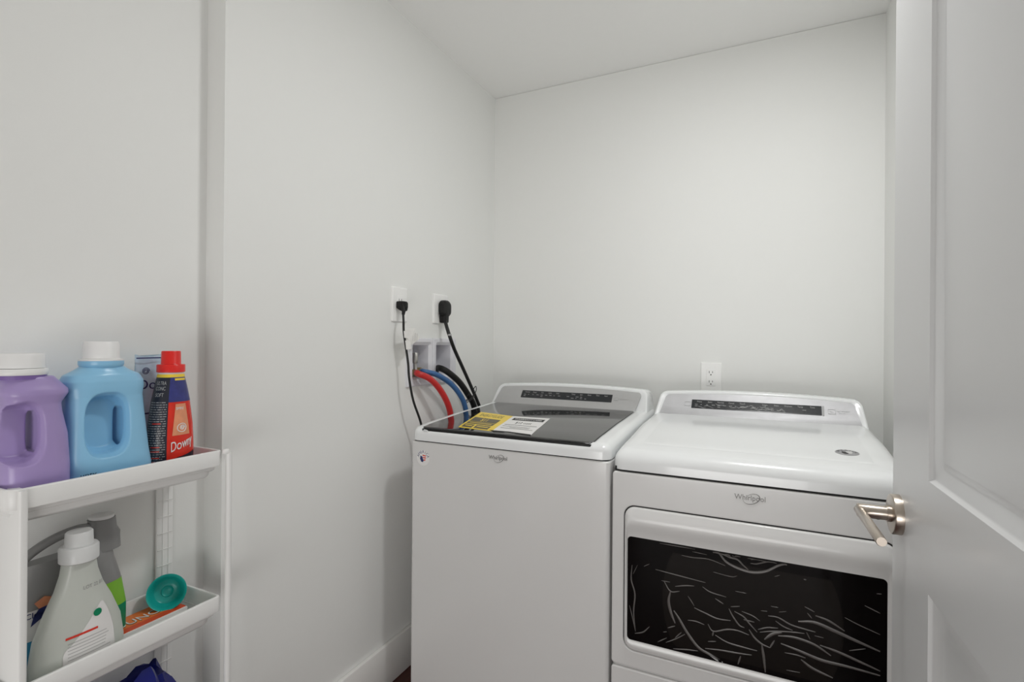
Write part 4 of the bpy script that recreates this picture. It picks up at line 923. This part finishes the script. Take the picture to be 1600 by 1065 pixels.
patch('label', f, -80, 22, ZM + .02, ZM + gH * .62, M['whitelab'], gj, off=.0006, nu=24, nz=12)['label'] = 'white front label'
patch('label', f, 22, 90, ZM + .075, ZM + gH * .62, M['green'], gj, off=.0006, nu=16, nz=8)
patch('label', f, 22, 90, ZM + .02, ZM + .075, M['darkgreen'], gj, off=.0006, nu=16, nz=8)
patch('label', f, -80, -20, ZM + .02, ZM + .075, M['teallab'], gj, off=.0009, nu=16, nz=8)
text('brand_text', 'Cleaner', .014, lambda a, b, c: (gcx + .0278 + c, .484 + a, ZM + .121 + b), M['navy'], gj, extrude=.0004)
bm = bmesh.new()
for pts in ([(.463, .700), (.478, .708), (.490, .702), (.485, .690), (.470, .688)],):
    a = ringv(bm, [(gcx + .0282, y + .012, z - .58 + ZM + .022) for y, z in pts]); bm.faces.new(a)
obj('label_picture', bm, M['flame'], gj, smooth=False)
bm = bmesh.new(); a = ringv(bm, [(gcx + .0282, y + .012, z - .58 + ZM + .022) for y, z in [(.470, .688), (.487, .690), (.478, .672), (.458, .660), (.462, .676)]]); bm.faces.new(a); obj('label_picture', bm, M['navy'], gj, smooth=False)
adopt(gj)

# orange box of dryer sheets
bo = thing('dryer_sheet_box', 'flat orange and white box of dryer sheets lying on the middle shelf', 'box', (-1.20, .665, ZM))
BX0, BX1, BY0, BY1, BZ = -1.236, -1.164, .610, .742, ZM + .022
obj('carton', bevbox(BX0, BX1, BY0, BY1, ZM, BZ, .0012), M['whitelab'], bo)
BT = lambda a, b, c: (a, b, BZ + c)
rects('printed_top', [(BX0 + .001, BX1 - .022, BY0 + .001, BY1 - .001)], BT, M['orange'], bo)
rects('printed_band', [(BX1 - .022, BX1 - .004, BY0 + .001, BY1 - .001)], BT, M['orangered'], bo)
text('brand_text', 'BOUNCE', .030, lambda a, b, c: (BX0 + .036 - b, .655 + a, BZ + .0008 + c), M['slot'], bo, extrude=.0002)
text('brand_text', 'BOUNCE', .029, lambda a, b, c: (BX0 + .035 - b, .655 + a, BZ + .0014 + c), M['whitelab'], bo, extrude=.0002)
adopt(bo)
# teal dosing cap resting on the box, open end towards the room
tc_ = thing('dosing_cap', 'teal plastic measuring cap tipped on its side on the middle shelf', 'cap', (-1.205, .722, ZM + .06))
ax = Vector((.80, -.52, .30)).normalized(); c0 = Vector((-1.198, .716, ZM + .0565))
bm = bmesh.new()
lathe(bm, c0, ax, [(.0360, .000), (.0385, .001), (.0380, .003), (.0350, .001), (.031, -.010), (.026, -.026), (.024, -.028), (.012, -.029), (.011, -.027), (.009, -.029), (.001, -.029)], 48, False, True)
lathe(bm, c0, ax, [(.0375, .000), (.0340, -.004), (.0325, -.012), (.0275, -.030), (.001, -.031)], 48, False, True)
obj('cup', bm, M['teal'], tc_, angle=60)
adopt(tc_)
# blue plastic bag on the lower shelf
ZL = FL[2] + .0005
bg = bmesh.new(); rnd = random.Random(11)
rings = []
n = 40
for h in [0, .04, .12, .25, .4, .55, .7, .82, .92, 1.0]:
    row = []
    for i in range(n):
        a = 2 * PI * i / n; ca, sa = math.cos(a), math.sin(a)
        wx = .052 * (1 - .55 * h ** 3); wy = .125 * (1 - .35 * h ** 2)
        k = 1 + .10 * math.sin(5 * a + 7 * h) * (.3 + h) + .07 * math.sin(11 * a - 9 * h)
        top = ZL + h * (.232 + .022 * math.sin(3 * a + .6) + .012 * math.sin(7 * a))
        row.append((-1.180 + wx * k * math.copysign(abs(ca) ** .8, ca), .622 + wy * k * math.copysign(abs(sa) ** .8, sa), top if h > 0 else ZL))
    rings.append(row)
loft(bg, rings, pair=False)
tag(obj('plastic_bag', bg, M['bluebag'], angle=30), 'crumpled dark blue plastic bag under the middle shelf', 'bag')

for r_ in (washer, dryer, o1, o2, o3, hb, wc, dc, dh): adopt(r_)
for r_ in list(COL.objects):
    if r_.type == 'EMPTY' and r_.name.startswith(('red_water_hose', 'blue_water_hose')): adopt(r_)
